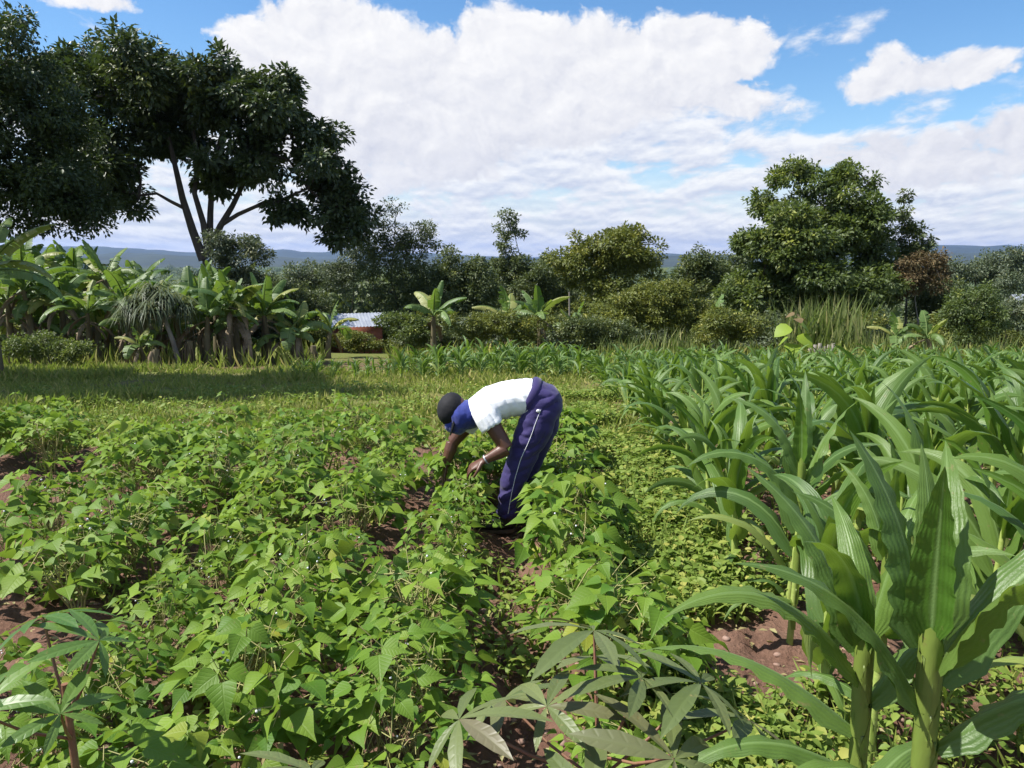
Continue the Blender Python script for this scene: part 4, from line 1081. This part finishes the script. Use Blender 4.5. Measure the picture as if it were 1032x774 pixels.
# broad-leaved plant with pinkish top
def broad_plant(px, Y):
    r = np.random.default_rng(91); root = empty('broadleaf_plant', loc_at(px, Y)); g = Geo(); gl = Geo(); gp = Geo()
    tube_geo(g, [(0, 0, -.05), (0, 0, .6), (.02, 0, 1.15)], [.022, .018, .012], 7)
    T = ribbon_leaf([0, .08, .3, .6, .85, 1], [0, .34, .52, .48, .25, 0], .15, .35)
    for G, lv in ((gl, [(.1, -.15, .75, .42, -.8, .1), (-.25, -.1, .95, .42, 3.3, .2), (.25, 0, 1.0, .38, .2, .1), (-.1, -.15, .55, .36, -2, .1), (.3, .05, .6, .34, .6, .1), (-.25, .1, .65, .34, 2.4, .1)]), (gp, [(.12, 0, 1.2, .24, .5, .4), (-.05, 0, 1.25, .22, 2.6, .4), (.02, -.08, 1.15, .22, -1.4, .4)])):
        for (x, y, z, s, az, e) in lv:
            D = np.array([[math.cos(az), math.sin(az), e-.5]]); G.inst(T, np.array([[x*.5, y*.5, z]]), frames(D, np.array([[0, -.5, 1.]])), np.array([s]), np.array([[.9, .5]]))
            tube_geo(g, [(0, 0, z-.15), (x*.5, y*.5, z)], [.008, .006], 5)
    g.build('stem', MAT['beanstem'], root); gl.build('leaves', MAT['bean'], root); o = gp.build('young_leaves', MAT['brown'], root); o['label'] = 'pinkish brown young leaves at the tip'
    tag(root, 'broad-leaved plant with large pale round leaves and a pinkish tip', 'plant')
broad_plant(803, 18.3)

# ------------------------------------------------------------------ hut, shed, fence
def hut(px, Y):
    l = loc_at(px, Y); s = Y/FPX
    rz = .42
    root = empty('mud_hut', l, rz); w, d, h = 1.7, 1.15, 1.2
    base = W(px, 352, Y)[2]-l[2]; 
    g = Geo()
    for c, sz in (((0, -d/2, h/2), (w, .14, h)), ((0, d/2, h/2), (w, .14, h)), ((-w/2+.07, 0, h/2), (.14, d-.145, h)), ((w/2-.07, 0, h/2), (.14, d-.145, h))): box_geo(g, c, sz)
    # gable ends
    for sx in (-1, 1):
        x0, x1 = sx*(w/2-.14), sx*(w/2)
        V = [(x0, -d/2, h), (x0, d/2, h), (x0, -.1, h+.26), (x1, -d/2, h), (x1, d/2, h), (x1, -.1, h+.26)]
        g.add(V, [[0, 1, 2], [3, 5, 4]]); g.add(V, [[0, 2, 5, 3], [1, 4, 5, 2]])
    g.build('wall', MAT['brick'], root)
    g = Geo()
    n = 48
    for (y0, z0, y1, z1) in ((-d/2-.28, h-.10, -.1, h+.32), (-.1, h+.32, d/2+.28, h-.10)):
        xs = np.linspace(-w/2-.22, w/2+.22, n); wv = .018*np.sin(xs*2*np.pi/.12)
        V = []
        for (yy, zz_) in ((y0, z0), (y1, z1)):
            V += [(x, yy, zz_+q) for x, q in zip(xs, wv)]
        for (yy, zz_) in ((y0, z0), (y1, z1)):
            V += [(x, yy, zz_+q-.006) for x, q in zip(xs, wv)]
        k = np.arange(n-1)
        g.add(V, np.vstack([np.stack([k, k+1, n+k+1, n+k], -1), np.stack([2*n+k, 3*n+k, 3*n+k+1, 2*n+k+1], -1)]))
    g.build('roof', MAT['metal'], root)
    g = Geo(); box_geo(g, (-.3, -d/2-.072, .5), (.5, .03, .95)); dr = g.build('door', MAT['wood'], root)
    g = Geo(); box_geo(g, (.45, -d/2-.08, .62), (.3, .03, .26)); g.build('window', MAT['wood'], root)
    tag(root, 'small red mud-walled hut with a pale metal roof behind the maize strip', 'hut')
hut(356, 27.5)
def shed(px, Y, label):
    l = loc_at(px, Y); root = empty('shed', (l[0], l[1], l[2]), -.3); g = Geo()
    w, d, h = 4.2, 3.0, 2.0
    for c, sz in (((0, -d/2, h/2), (w, .15, h)), ((0, d/2, h/2), (w, .15, h)), ((-w/2+.075, 0, h/2), (.15, d-.155, h)), ((w/2-.075, 0, h/2), (.15, d-.155, h))): box_geo(g, c, sz)
    g.build('wall', MAT['paint'], root)
    g = Geo(); V = np.array([(-w/2-.3, -d/2-.3, h-.05), (w/2+.3, -d/2-.3, h-.05), (w/2+.3, 0, h+.75), (-w/2-.3, 0, h+.75), (w/2+.3, d/2+.3, h-.05), (-w/2-.3, d/2+.3, h-.05)])
    g.add(np.vstack([V, V+[0, 0, .03]]), [[0, 1, 2, 3], [3, 2, 4, 5], [6, 9, 8, 7], [9, 11, 10, 8], [0, 6, 7, 1], [5, 4, 10, 11]]); g.build('roof', MAT['metal'], root)
    g = Geo(); box_geo(g, (-.9, -d/2-.09, .9), (.8, .04, 1.75)); g.build('door', MAT['wood'], root)
    tag(root, label, 'shed')
shed(1062, 50, 'white-roofed shed half hidden at the right edge')
def pale_boards(px, Y):
    l = loc_at(px, Y); root = empty('board_fence', l); g = Geo()
    for k in range(6):
        box_geo(g, (-.32+k*.125, .01*(k % 2), .18+.02*(k % 3)), (.09, .02, .36+.04*(k % 3)))
    g.build('panel', MAT['palebark'], root); g = Geo(); box_geo(g, (0, .035, .25), (.75, .03, .06)); g.build('rail', MAT['wood'], root)
    tag(root, 'short pale board fence standing at the foot of the large broad tree', 'fence')
pale_boards(832, 21.0)
def pole(px, Y, h, label):
    root_g = Geo(); tube_geo(root_g, [(0, 0, -.1), (.01, 0, h/2), (-.01, 0, h)], [.035, .03, .025], 8)
    o = root_g.build('wooden_pole', MAT['palebark']); o.location = loc_at(px, Y); tag(o, label, 'pole')
pole(574, 26, 2.0, 'thin pale pole standing among the banana leaves left of the mango tree')

# ------------------------------------------------------------------ the person bending over the beans
def baked(g, name, mat, parent, voxel, smooth_it=4, wrinkle=None, subdiv=0):
    o = g.build(name, mat, None)
    m = o.modifiers.new('r', 'REMESH'); m.mode = 'VOXEL'; m.voxel_size = voxel; m.use_smooth_shade = True
    s = o.modifiers.new('s', 'SMOOTH'); s.iterations = smooth_it; s.factor = .5
    dg = bpy.context.evaluated_depsgraph_get(); ev = o.evaluated_get(dg)
    me = bpy.data.meshes.new_from_object(ev, preserve_all_data_layers=False, depsgraph=dg)
    o.modifiers.clear(); old = o.data; o.data = me; bpy.data.meshes.remove(old); me.name = name
    if not me.materials: me.materials.append(mat)
    n = len(me.vertices)
    if wrinkle is not None:
        co = np.empty(n*3); me.vertices.foreach_get('co', co); co = co.reshape(-1, 3)
        nr = np.empty(n*3); me.vertices.foreach_get('normal', nr); nr = nr.reshape(-1, 3)
        co = co+nr*wrinkle(co)[:, None]; me.vertices.foreach_set('co', co.ravel())
    me.polygons.foreach_set('use_smooth', np.ones(len(me.polygons), bool)); me.update()
    if parent: o.parent = parent
    return o

YP = 4.72
def pp(px, py, y=0.0):
    p = W(px, py, YP+y); return p
root_loc = np.array([W(508, 532, YP)[0], YP, float(np.max(ground_h(np.array([-.16, -.08, 0, .03]), np.full(4, YP-.1), True)))])
def loc(p): return np.asarray(p)-root_loc
person = empty('person', root_loc)
def T(g, ptsr, n=20, flat=(0, 1, 0)):
    """ptsr: (px, py, dy, a lateral radius, b in-plane radius)"""
    tube_geo(g, [loc(pp(q[0], q[1], q[2])) for q in ptsr], [(q[3], q[4]) for q in ptsr], n, flat=flat)
def ball(g, px, py, dy, r): ell_geo(g, loc(pp(px, py, dy)), r, 18, 12)

body = Geo()
# torso, neck
T(body, [(544, 404, 0, .11, .085), (530, 401, 0, .13, .10), (512, 402, 0, .135, .10), (496, 406, 0, .15, .105), (486, 411, 0, .15, .09), (478, 415, 0, .10, .07)])
T(body, [(484, 412, 0, .06, .06), (472, 417, 0, .05, .052), (464, 419, 0, .05, .055)])
# head: hanging forward, face to the ground and a little left
ax = norm(np.array([-.90, -.08, .22]))      # crown direction
fc = norm(np.array([-.20, -.10, -.95])); fc = norm(fc-np.dot(fc, ax)*ax); sd = np.cross(ax, fc)
HR = np.stack([sd, fc, ax], -1)
hc = loc(pp(460, 415))
def hp(x, y, z): return hc+HR@np.array([x, y, z])
ell_geo(body, hc+HR@np.array([0, -.01, .02]), (.076, .092, .090), 22, 16, HR)
ell_geo(body, hp(0, .022, -.05), (.058, .062, .075), 18, 12, HR)       # jaw
ell_geo(body, hp(0, .088, -.012), (.014, .020, .026), 10, 8, HR)       # nose
ell_geo(body, hp(0, .074, -.062), (.026, .014, .009), 10, 8, HR)       # lips
for s in (-1, 1):
    ell_geo(body, hp(s*.078, -.012, -.012), (.012, .022, .034), 10, 8, HR)   # ears
    ell_geo(body, hp(s*.03, .070, .022), (.020, .016, .010), 10, 8, HR)      # brows
# arms: shoulder, upper arm, forearm, hand
def arm(sx, sy, sdy, ex, ey, edy, wx, wy, wdy, hx, hy, hdy):
    T(body, [(sx, sy, sdy, .055, .058), ((sx+ex)/2, (sy+ey)/2, (sdy+edy)/2, .047, .049), (ex, ey, edy, .039, .041)], 14)
    T(body, [(ex, ey, edy, .039, .042), (ex+(wx-ex)*.35, ey+(wy-ey)*.35, edy+(wdy-edy)*.35, .040, .041), (ex+(wx-ex)*.8, ey+(wy-ey)*.8, edy+(wdy-edy)*.8, .027, .029), (wx, wy, wdy, .024, .028)], 14)
    w, h = loc(pp(wx, wy, wdy)), loc(pp(hx, hy, hdy))
    return w, h
def hand(w, h, palm_n, thumb_side, curl, spread):
    d = norm(h-w); n = norm(palm_n-np.dot(palm_n, d)*d); s = np.cross(d, n)*thumb_side
    k = w+d*.095
    tube_geo(body, [w-d*.01, w+d*.03, w+d*.07, k], [(.026, .018), (.034, .016), (.041, .014), (.040, .012)], 14, flat=s)
    for i, (off, L) in enumerate(((.031, .074), (.010, .083), (-.011, .077), (-.031, .060))):
        b0 = w+d*.085+s*off
        dd = norm(d+s*off*spread*6); c = curl*(1+.12*i)
        p1 = b0+(dd*math.cos(c*.35)+n*math.sin(c*.35))*L*.45
        p2 = p1+(dd*math.cos(c*.9)+n*math.sin(c*.9))*L*.32
        p3 = p2+(dd*math.cos(c*1.4)+n*math.sin(c*1.4))*L*.25
        tube_geo(body, [b0-dd*.02, b0, p1, p2, p3], [.0092, .0092, .0086, .0078, .0060], 8)
    t0 = w+d*.025+s*.024; t1 = t0+norm(d*.65+s*.75+n*.15)*.042; t2 = t1+norm(d*.85+s*.35+n*.4)*.032; t3 = t2+norm(d+n*.5)*.022
    tube_geo(body, [w+d*.01+s*.005, t0, t1, t2, t3], [.013, .0135, .0105, .0092, .0070], 8)
w, h = arm(490, 419, -.155, 511, 452, -.20, 488, 464, -.21, 466, 476, -.19)
hand(w, h, np.array([0.25, .35, -.9]), 1, .75, .9)
w2, h2 = arm(474, 424, .14, 456, 446, .12, 449, 469, .10, 447, 486, .08)
hand(w2, h2, np.array([.8, .1, -.2]), -1, .8, .4)
# legs under the trousers, ankles
LEGS = [[(549, 408, -.085), (532, 446, -.095), (517, 484, -.10), (511, 521, -.10)], [(551, 409, .09), (540, 446, .10), (527, 482, .11), (523, 517, .11)]]
for lg in LEGS:
    T(body, [(lg[0][0], lg[0][1]+2, lg[0][2], .060, .065), (*lg[1], .060, .065), (*lg[2], .05, .05), (*lg[3], .036, .040), (lg[3][0]-1, lg[3][1]+6, lg[3][2], .035, .045)], 14)
bo = baked(body, 'body', MAT['skin'], person, .0045, 3)
# eyes
g = Geo()
for s in (-1, 1): ell_geo(g, hp(s*.030, .073, .006), (.011, .010, .008), 10, 8, HR)
g.build('eyes', MAT['white'], person)
g = Geo()
for s in (-1, 1): ell_geo(g, hp(s*.030, .0805, .006), (.005, .004, .005), 8, 6, HR)
g.build('pupils', MAT['cap'], person)
# trousers
tr = Geo()
T(tr, [(531.5, 397.5, 0, .150, .120), (538, 401, 0, .162, .124), (546, 406, 0, .166, .122), (552, 411, 0, .150, .100), (556, 416, 0, .11, .06)], 24)
ell_geo(tr, loc(pp(548.5, 406.5)), (.118, .165, .128), 24, 16)
leg_r = [(.108, .112), (.093, .100), (.082, .088), (.073, .080), (.068, .074)]
def trous(lg, dx=0):
    a, b_, c_, d_ = lg; a = (a[0]-1, a[1]+3, a[2])
    mid = lambda u, v: tuple((u[i]+v[i])/2 for i in range(3))
    P = [a, mid(a, b_), b_, mid(b_, c_), c_, mid(c_, d_), (d_[0], d_[1]-1, d_[2])]
    R = [(.085, .095), (.096, .116), (.088, .100), (.079, .087), (.073, .080), (.070, .075), (.070, .077)]
    T(tr, [(*p, *q) for p, q in zip(P, R)], 22)
for lg in LEGS: trous(lg)
def wr_tr(co):
    t = co[:, 2]
    n_ = fbm(co[:, 0]*5, co[:, 1]*5, co[:, 2]*5, 29, 2)
    fold = np.abs(np.sin((co[:, 2]*1.0-co[:, 0]*.7+n_*.2)*42))**.6
    return -(1-fold)*.010*sstep(.45, .65, vnoise(co[:, 0]*6, co[:, 1]*4, co[:, 2]*6, 57))+(fbm(co[:, 0]*9, co[:, 1]*9, co[:, 2]*22, 7, 3)-.5)*.016*(1+1.2*sstep(.35, .05, t))+(fbm(co[:, 0]*30, co[:, 1]*30, co[:, 2]*60, 9, 2)-.5)*.004
to = baked(tr, 'trousers', MAT['trousers'], person, .007, 9, wr_tr)
# shirt with sleeves and hem
sh = Geo()
T(sh, [(536, 400.5, 0, .150, .118), (526, 400, 0, .156, .114), (510, 402.5, 0, .163, .116), (496, 407, 0, .178, .116), (487, 411, 0, .172, .108), (479, 414, 0, .115, .085), (475, 416, 0, .08, .07)], 24)
T(sh, [(487, 412, -.12, .075, .08), (491, 421, -.155, .075, .078), (497, 430.5, -.17, .070, .074)], 18)
T(sh, [(478, 416, .12, .075, .08), (474, 423, .14, .075, .075), (468, 432, .14, .068, .070)], 18)
def wr_sh(co):
    n_ = fbm(co[:, 0]*6, co[:, 1]*6, co[:, 2]*6, 23, 2)
    fold = np.abs(np.sin((co[:, 0]*1.0+co[:, 2]*.55+n_*.16)*58))**.6
    return (fbm(co[:, 0]*12, co[:, 1]*5, co[:, 2]*5, 17, 3)-.5)*.016-(1-fold)*.009*sstep(.4, .62, vnoise(co[:, 0]*7, co[:, 1]*5, co[:, 2]*9, 51))+(fbm(co[:, 0]*40, co[:, 1]*30, co[:, 2]*30, 19, 2)-.5)*.003
so = baked(sh, 'shirt', MAT['shirt'], person, .007, 4, wr_sh)
def bvh(o):
    me = o.data; return BVHTree.FromPolygons([v.co for v in me.vertices], [p.vertices for p in me.polygons])
tb = bvh(to)
def on_surf(px, py, off=.002):
    """point on the camera side of the trousers seen at this pixel"""
    o_ = Vector(loc((0, 0, CAMZ))); d_ = Vector(pp(px, py)-np.array([0, 0, CAMZ])).normalized()
    hit = tb.ray_cast(o_, d_)
    return None if hit[0] is None else np.array(hit[0])+np.array(hit[1])*off
pts = []
for t in np.linspace(0, 1, 26):
    q = [(545, 413), (540, 426), (533, 445), (525, 462), (519, 482), (515, 500), (512, 518)]
    u = t*(len(q)-1); i = min(int(u), len(q)-2); f = u-i
    p_ = on_surf(q[i][0]*(1-f)+q[i+1][0]*f, q[i][1]*(1-f)+q[i+1][1]*f)
    if p_ is not None: pts.append(p_)
g = Geo(); tube_geo(g, pts, [.0019]*len(pts), 6); g.build('piping', MAT['white'], person)
p_ = on_surf(542.5, 414, .004)
if p_ is not None:
    g = Geo(); ell_geo(g, p_, (.013, .006, .010), 12, 8, None); g.build('pocket_tag', MAT['white'], person)
# waistband
g = Geo()
tube_geo(g, [loc(pp(530.5, 397)), loc(pp(531.5, 397.5)), loc(pp(535.5, 399.8)), loc(pp(537, 400.6))], [(.150, .118), (.157, .125), (.162, .128), (.155, .12)], 30, flat=(0, 1, 0)); g.build('waistband', MAT['trousers'], person)
# blue scarf round neck and face
sc_ = Geo()
T(sc_, [(481, 414, 0, .085, .072), (474, 417, 0, .102, .092), (467, 419, 0, .108, .098), (461, 420, 0, .108, .100), (456, 421, 0, .096, .090)], 22)
ell_geo(sc_, loc(pp(461, 427)), (.085, .085, .066), 18, 12)
def wr_sc(co): return (fbm(co[:, 0]*22, co[:, 1]*10, co[:, 2]*12, 27, 3)-.5)*.022
baked(sc_, 'scarf', MAT['scarf'], person, .007, 3, wr_sc)
# black cap with a peak
cp = Geo()
ell_geo(cp, hc+HR@np.array([0, -.010, .040]), (.092, .106, .084), 24, 16, HR)
cap = baked(cp, 'cap', MAT['cap'], person, .006, 3, lambda co: (fbm(co[:, 0]*25, co[:, 1]*25, co[:, 2]*25, 37, 2)-.5)*.006)
g = Geo()
n = 13; V = []
for j, (rr_, dz) in enumerate(((.085, 0), (.125, -.004), (.155, -.012))):
    for i in range(n):
        a = math.radians(25+130*i/(n-1)); V.append(hp(math.cos(a)*rr_*.80, math.sin(a)*rr_*1.02-.005, .018+dz))
V = np.array(V); V2 = V-ax*.004
F = []
for j in range(2):
    for i in range(n-1): F += [[j*n+i, j*n+i+1, (j+1)*n+i+1, (j+1)*n+i], [3*n+j*n+i, 3*n+(j+1)*n+i, 3*n+(j+1)*n+i+1, 3*n+j*n+i+1]]
for i in range(n-1): F.append([2*n+i, 2*n+i+1, 5*n+i+1, 5*n+i])
g.add(np.vstack([V, V2]), F); pk = g.build('peak', MAT['cap'], cap)
g = Geo(); ell_geo(g, hc+HR@np.array([0, -.012, .121]), (.010, .010, .004), 10, 6, HR); g.build('button', MAT['cap'], cap)
# wristband
g = Geo(); dW = norm(h-w); tube_geo(g, [w-dW*.018, w-dW*.010], [(.0275, .0305)]*2, 16, flat=(0, 1, 0)); g.build('wristband', MAT['metal'], person)
# shoes
for (px_, py_, dy_) in ((509, 529, -.10), (520, 524, .11)):
    a_ = loc(pp(px_, py_, dy_)); zf = -.0
    sg = Geo(); x_, y_ = a_[0], a_[1]
    tube_geo(sg, [(x_+.055, y_, .050), (x_+.03, y_, .052), (x_-.04, y_, .048), (x_-.11, y_, .036), (x_-.165, y_, .026), (x_-.185, y_, .020)], [(.030, .034), (.037, .042), (.042, .042), (.046, .030), (.036, .020), (.016, .010)], 18, flat=(0, 1, 0))
    tube_geo(sg, [(x_+.015, y_, .05), (x_+.012, y_, .10), (x_+.012, y_, .125)], [(.040, .050), (.040, .046), (.042, .048)], 18, flat=(0, 1, 0))
    so_ = baked(sg, 'shoe', MAT['shoe'], person, .006, 3)
    g = Geo(); V = []
    ang = np.arange(24)*2*np.pi/24; out = np.column_stack([np.where(np.cos(ang) > 0, .07, .195)*np.cos(ang), .047*np.sin(ang)])
    for z_ in (-.004, .016): V += [(x_+o_[0]-.005, y_+o_[1], z_) for o_ in out]
    k = np.arange(24); g.add(V, np.stack([k, (k+1) % 24, 24+(k+1) % 24, 24+k], -1)); g.add(V, [list(range(24, 48))]); g.add(V, [list(range(23, -1, -1))]); g.build('sole', MAT['sole'], so_)
tag(person, 'person in white t-shirt, purple trousers, blue scarf and black cap bending over the bean rows', 'person')

# ------------------------------------------------------------------ air
def haze():
    g = Geo(); x, y0, y1, z0, z1 = 11600, -11600, 11600, -75, 175
    box_geo(g, (0, 0, (z0+z1)/2), (2*x, y1-y0, z1-z0))
    m, nt, nd, lk = newmat('air')
    v = N(nt, 'ShaderNodeVolumePrincipled'); v.inputs['Color'].default_value = (.34, .54, 1.0, 1); v.inputs['Density'].default_value = 5.5e-5; v.inputs['Anisotropy'].default_value = 0.2
    out = N(nt, 'ShaderNodeOutputMaterial'); lk.new(v.outputs[0], out.inputs['Volume'])
    tag(g.build('haze', m, smooth=False), 'thin blue air over the valley and hills', 'haze', kind='stuff')
haze()

# ------------------------------------------------------------------ sun, sky with clouds
SUN_EL, SUN_AZ = math.radians(54), math.radians(-96)     # azimuth from +Y, clockwise: the sun stands high at the left
sd_ = Vector((math.cos(SUN_EL)*math.sin(SUN_AZ), math.cos(SUN_EL)*math.cos(SUN_AZ), math.sin(SUN_EL)))
sun = bpy.data.lights.new('sun', 'SUN'); sun.energy = 5.0; sun.angle = math.radians(.53); sun.color = (1, .965, .90)
so = bpy.data.objects.new('sun', sun); COL.objects.link(so); so.rotation_euler = sd_.to_track_quat('Z', 'Y').to_euler()

world = bpy.data.worlds.new('World'); SC.world = world; world.use_nodes = True
nt = world.node_tree; nt.nodes.clear(); lk = nt.links
sky = N(nt, 'ShaderNodeTexSky'); sky.sky_type = 'NISHITA'; sky.sun_disc = False; sky.sun_elevation = SUN_EL; sky.sun_rotation = SUN_AZ
sky.air_density = 1.0; sky.dust_density = .4; sky.ozone_density = 3.0
tc = N(nt, 'ShaderNodeTexCoord'); sx = N(nt, 'ShaderNodeSeparateXYZ'); lk.new(tc.outputs['Generated'], sx.inputs[0])
az = M(nt, 'MULTIPLY', M(nt, 'ARCTAN2', sx.outputs[0], sx.outputs[1]), 57.2958)
el = M(nt, 'MULTIPLY', M(nt, 'ARCSINE', sx.outputs[2]), 57.2958)
def azel(px, py):
    p = W(px, py, 1000)-np.array([0, 0, CAMZ]); return math.degrees(math.atan2(p[0], p[1])), math.degrees(math.atan2(p[2], math.hypot(p[0], p[1])))
def comb(a, b_, c_=0.0):
    n = N(nt, 'ShaderNodeCombineXYZ')
    for i, v in enumerate((a, b_, c_)):
        if isinstance(v, (int, float)): n.inputs[i].default_value = v
        else: lk.new(v, n.inputs[i])
    return n.outputs[0]
# cloud layer seen in perspective: coordinates stretch towards the horizon
elp = M(nt, 'MAXIMUM', el, 0.0)
den_ = M(nt, 'ADD', elp, 7.0)
vv = M(nt, 'MULTIPLY', M(nt, 'LOGARITHM', den_, 2.718), 4.4)
uu = M(nt, 'MULTIPLY', M(nt, 'DIVIDE', az, M(nt, 'POWER', den_, .45)), .42)
base = comb(uu, vv, 0.0)
def noise(vec, scale, detail, rough, dist=0.0):
    n = N(nt, 'ShaderNodeTexNoise', noise_dimensions='2D', i_Scale=scale, i_Detail=float(detail), i_Roughness=rough, i_Distortion=dist); lk.new(vec, n.inputs['Vector']); return n.outputs[0]
def puffs(vec, scale):
    n = N(nt, 'ShaderNodeTexVoronoi', feature='F1', voronoi_dimensions='2D', i_Scale=scale, i_Detail=3.0, i_Roughness=.55, i_Lacunarity=2.3); n.normalize = True
    lk.new(vec, n.inputs['Vector']); return n.outputs['Distance']
def warp(vec, amt, scale):
    n = N(nt, 'ShaderNodeTexNoise', noise_dimensions='2D', i_Scale=scale, i_Detail=5.0, i_Roughness=.6); lk.new(vec, n.inputs['Vector'])
    a_ = N(nt, 'ShaderNodeVectorMath', operation='SUBTRACT'); lk.new(n.outputs['Color'], a_.inputs[0]); a_.inputs[1].default_value = (.5, .5, .5)
    b_ = N(nt, 'ShaderNodeVectorMath', operation='SCALE'); lk.new(a_.outputs[0], b_.inputs[0]); b_.inputs[3].default_value = amt
    c_ = N(nt, 'ShaderNodeVectorMath', operation='ADD'); lk.new(vec, c_.inputs[0]); lk.new(b_.outputs[0], c_.inputs[1]); return c_.outputs[0]
def blobfield(blobs):
    dens = None
    for (px, py, rw, rh, amp) in blobs:
        a, e = azel(px, py); ra, re = rw/13.0, rh/13.0
        q = M(nt, 'ADD', M(nt, 'POWER', M(nt, 'DIVIDE', M(nt, 'SUBTRACT', az, a), ra), 2.0), M(nt, 'POWER', M(nt, 'DIVIDE', M(nt, 'SUBTRACT', el, e), re), 2.0))
        v = M(nt, 'MAXIMUM', M(nt, 'MULTIPLY', M(nt, 'SUBTRACT', 1.0, M(nt, 'MULTIPLY', q, .5)), amp), 0.0)
        dens = v if dens is None else M(nt, 'MAXIMUM', dens, v)
    return dens
def smask(d, lo, hi):
    mk = N(nt, 'ShaderNodeMapRange', interpolation_type='SMOOTHSTEP'); mk.inputs[1].default_value = lo; mk.inputs[2].default_value = hi
    lk.new(d, mk.inputs[0]); return mk.outputs[0]
# the towering cumulus, in azimuth and elevation
iso = comb(M(nt, 'MULTIPLY', az, .10), M(nt, 'MULTIPLY', el, .135), 0.0)
iso_up = comb(M(nt, 'MULTIPLY_ADD', az, .10, -.05), M(nt, 'MULTIPLY_ADD', el, .135, .085), 0.0)
A = blobfield([(335, 60, 85, 60, 1.1), (290, 80, 60, 55, 1), (400, 100, 150, 70, 1.1), (520, 70, 110, 50, 1), (600, 62, 110, 42, 1), (560, 105, 80, 40, 1.2), (690, 52, 75, 30, .95), (640, 105, 120, 20, .8),
               (885, 72, 30, 22, .66), (940, 74, 52, 13, .64), (980, 56, 34, 11, .62), (985, 158, 110, 26, .85), (1050, 145, 60, 30, .9), (100, 2, 60, 10, .6), (170, 50, 60, 24, .42)])
A = M(nt, 'MAXIMUM', A, M(nt, 'MULTIPLY', M(nt, 'MULTIPLY_ADD', M(nt, 'ABSOLUTE', az), .03, -1.15, clamp=True), .42))
pA = puffs(warp(iso, .45, 2.2), 1.9); pB = puffs(warp(iso_up, .45, 2.2), 1.9); nA = noise(iso, 1.1, 8, .6, .2)
dA = M(nt, 'ADD', M(nt, 'ADD', A, M(nt, 'MULTIPLY', M(nt, 'SUBTRACT', .36, pA), 1.1)), M(nt, 'MULTIPLY', M(nt, 'SUBTRACT', nA, .5), 1.1))
mA = smask(dA, .44, .66)
shA = M(nt, 'ADD', M(nt, 'ADD', .80, M(nt, 'MULTIPLY', M(nt, 'SUBTRACT', pB, pA), 1.15)), M(nt, 'MULTIPLY', M(nt, 'SUBTRACT', elp, 15.0), .028), clamp=True)
# the flat broken layer behind it, seen in perspective
nB1 = noise(base, 1.3, 9, .58, .1); nB2 = noise(comb(uu, M(nt, 'ADD', vv, .12), 0.0), 1.3, 9, .58, .1)
B = blobfield([(560, 160, 290, 62, .95), (330, 200, 230, 80, .85), (900, 205, 220, 42, .72), (700, 200, 220, 60, .8), (60, 190, 160, 110, .55)])
B = M(nt, 'MAXIMUM', B, M(nt, 'SUBTRACT', .86, M(nt, 'MULTIPLY', M(nt, 'ABSOLUTE', M(nt, 'SUBTRACT', elp, 2.0)), .060)))
dB = M(nt, 'ADD', B, M(nt, 'MULTIPLY', M(nt, 'SUBTRACT', nB1, .5), 2.4))
mB = M(nt, 'MAXIMUM', M(nt, 'MULTIPLY', smask(dB, .34, .84), .93), M(nt, 'MULTIPLY', M(nt, 'SUBTRACT', 1.0, smask(elp, 1.0, 8.0)), .92))
shB = M(nt, 'ADD', M(nt, 'ADD', .60, M(nt, 'MULTIPLY', M(nt, 'SUBTRACT', nB1, nB2), 4.0)), M(nt, 'MULTIPLY', M(nt, 'SUBTRACT', elp, 9.0), .02), clamp=True)
SKY_S = .105
CL = .575
def ccol(sh, dark): 
    c_ = N(nt, 'ShaderNodeVectorMath', operation='SCALE'); lk.new(MIX(nt, sh, dark, (1.0, .995, 1.0)), c_.inputs[0]); c_.inputs[3].default_value = CL/SKY_S; return c_.outputs[0]
hs = N(nt, 'ShaderNodeHueSaturation', i_Saturation=1.22, i_Value=.92, i_Hue=.50); lk.new(sky.outputs[0], hs.inputs['Color'])
fin = MIX(nt, mB, hs.outputs[0], ccol(shB, (.64, .68, .82)))
fin = MIX(nt, mA, fin, ccol(shA, (.56, .59, .72)))
bg = N(nt, 'ShaderNodeBackground'); lk.new(fin, bg.inputs[0]); bg.inputs[1].default_value = SKY_S
out = N(nt, 'ShaderNodeOutputWorld'); lk.new(bg.outputs[0], out.inputs[0])

# ------------------------------------------------------------------ camera, view
cam = bpy.data.cameras.new('camera'); cam.lens = FPX/1032*36; cam.sensor_width = 36; cam.clip_start = .05; cam.clip_end = 30000
co = bpy.data.objects.new('camera', cam); COL.objects.link(co); co.location = (0, 0, CAMZ); co.rotation_euler = (math.pi/2-PITCH, 0, 0)
SC.camera = co
SC.view_settings.view_transform = 'Standard'; SC.view_settings.look = 'None'; SC.view_settings.exposure = .82; SC.view_settings.gamma = 1
SC.view_settings.use_curve_mapping = False
SC.render.engine = 'CYCLES'
SC.cycles.max_bounces = 8; SC.cycles.transparent_max_bounces = 8; SC.cycles.volume_bounces = 0
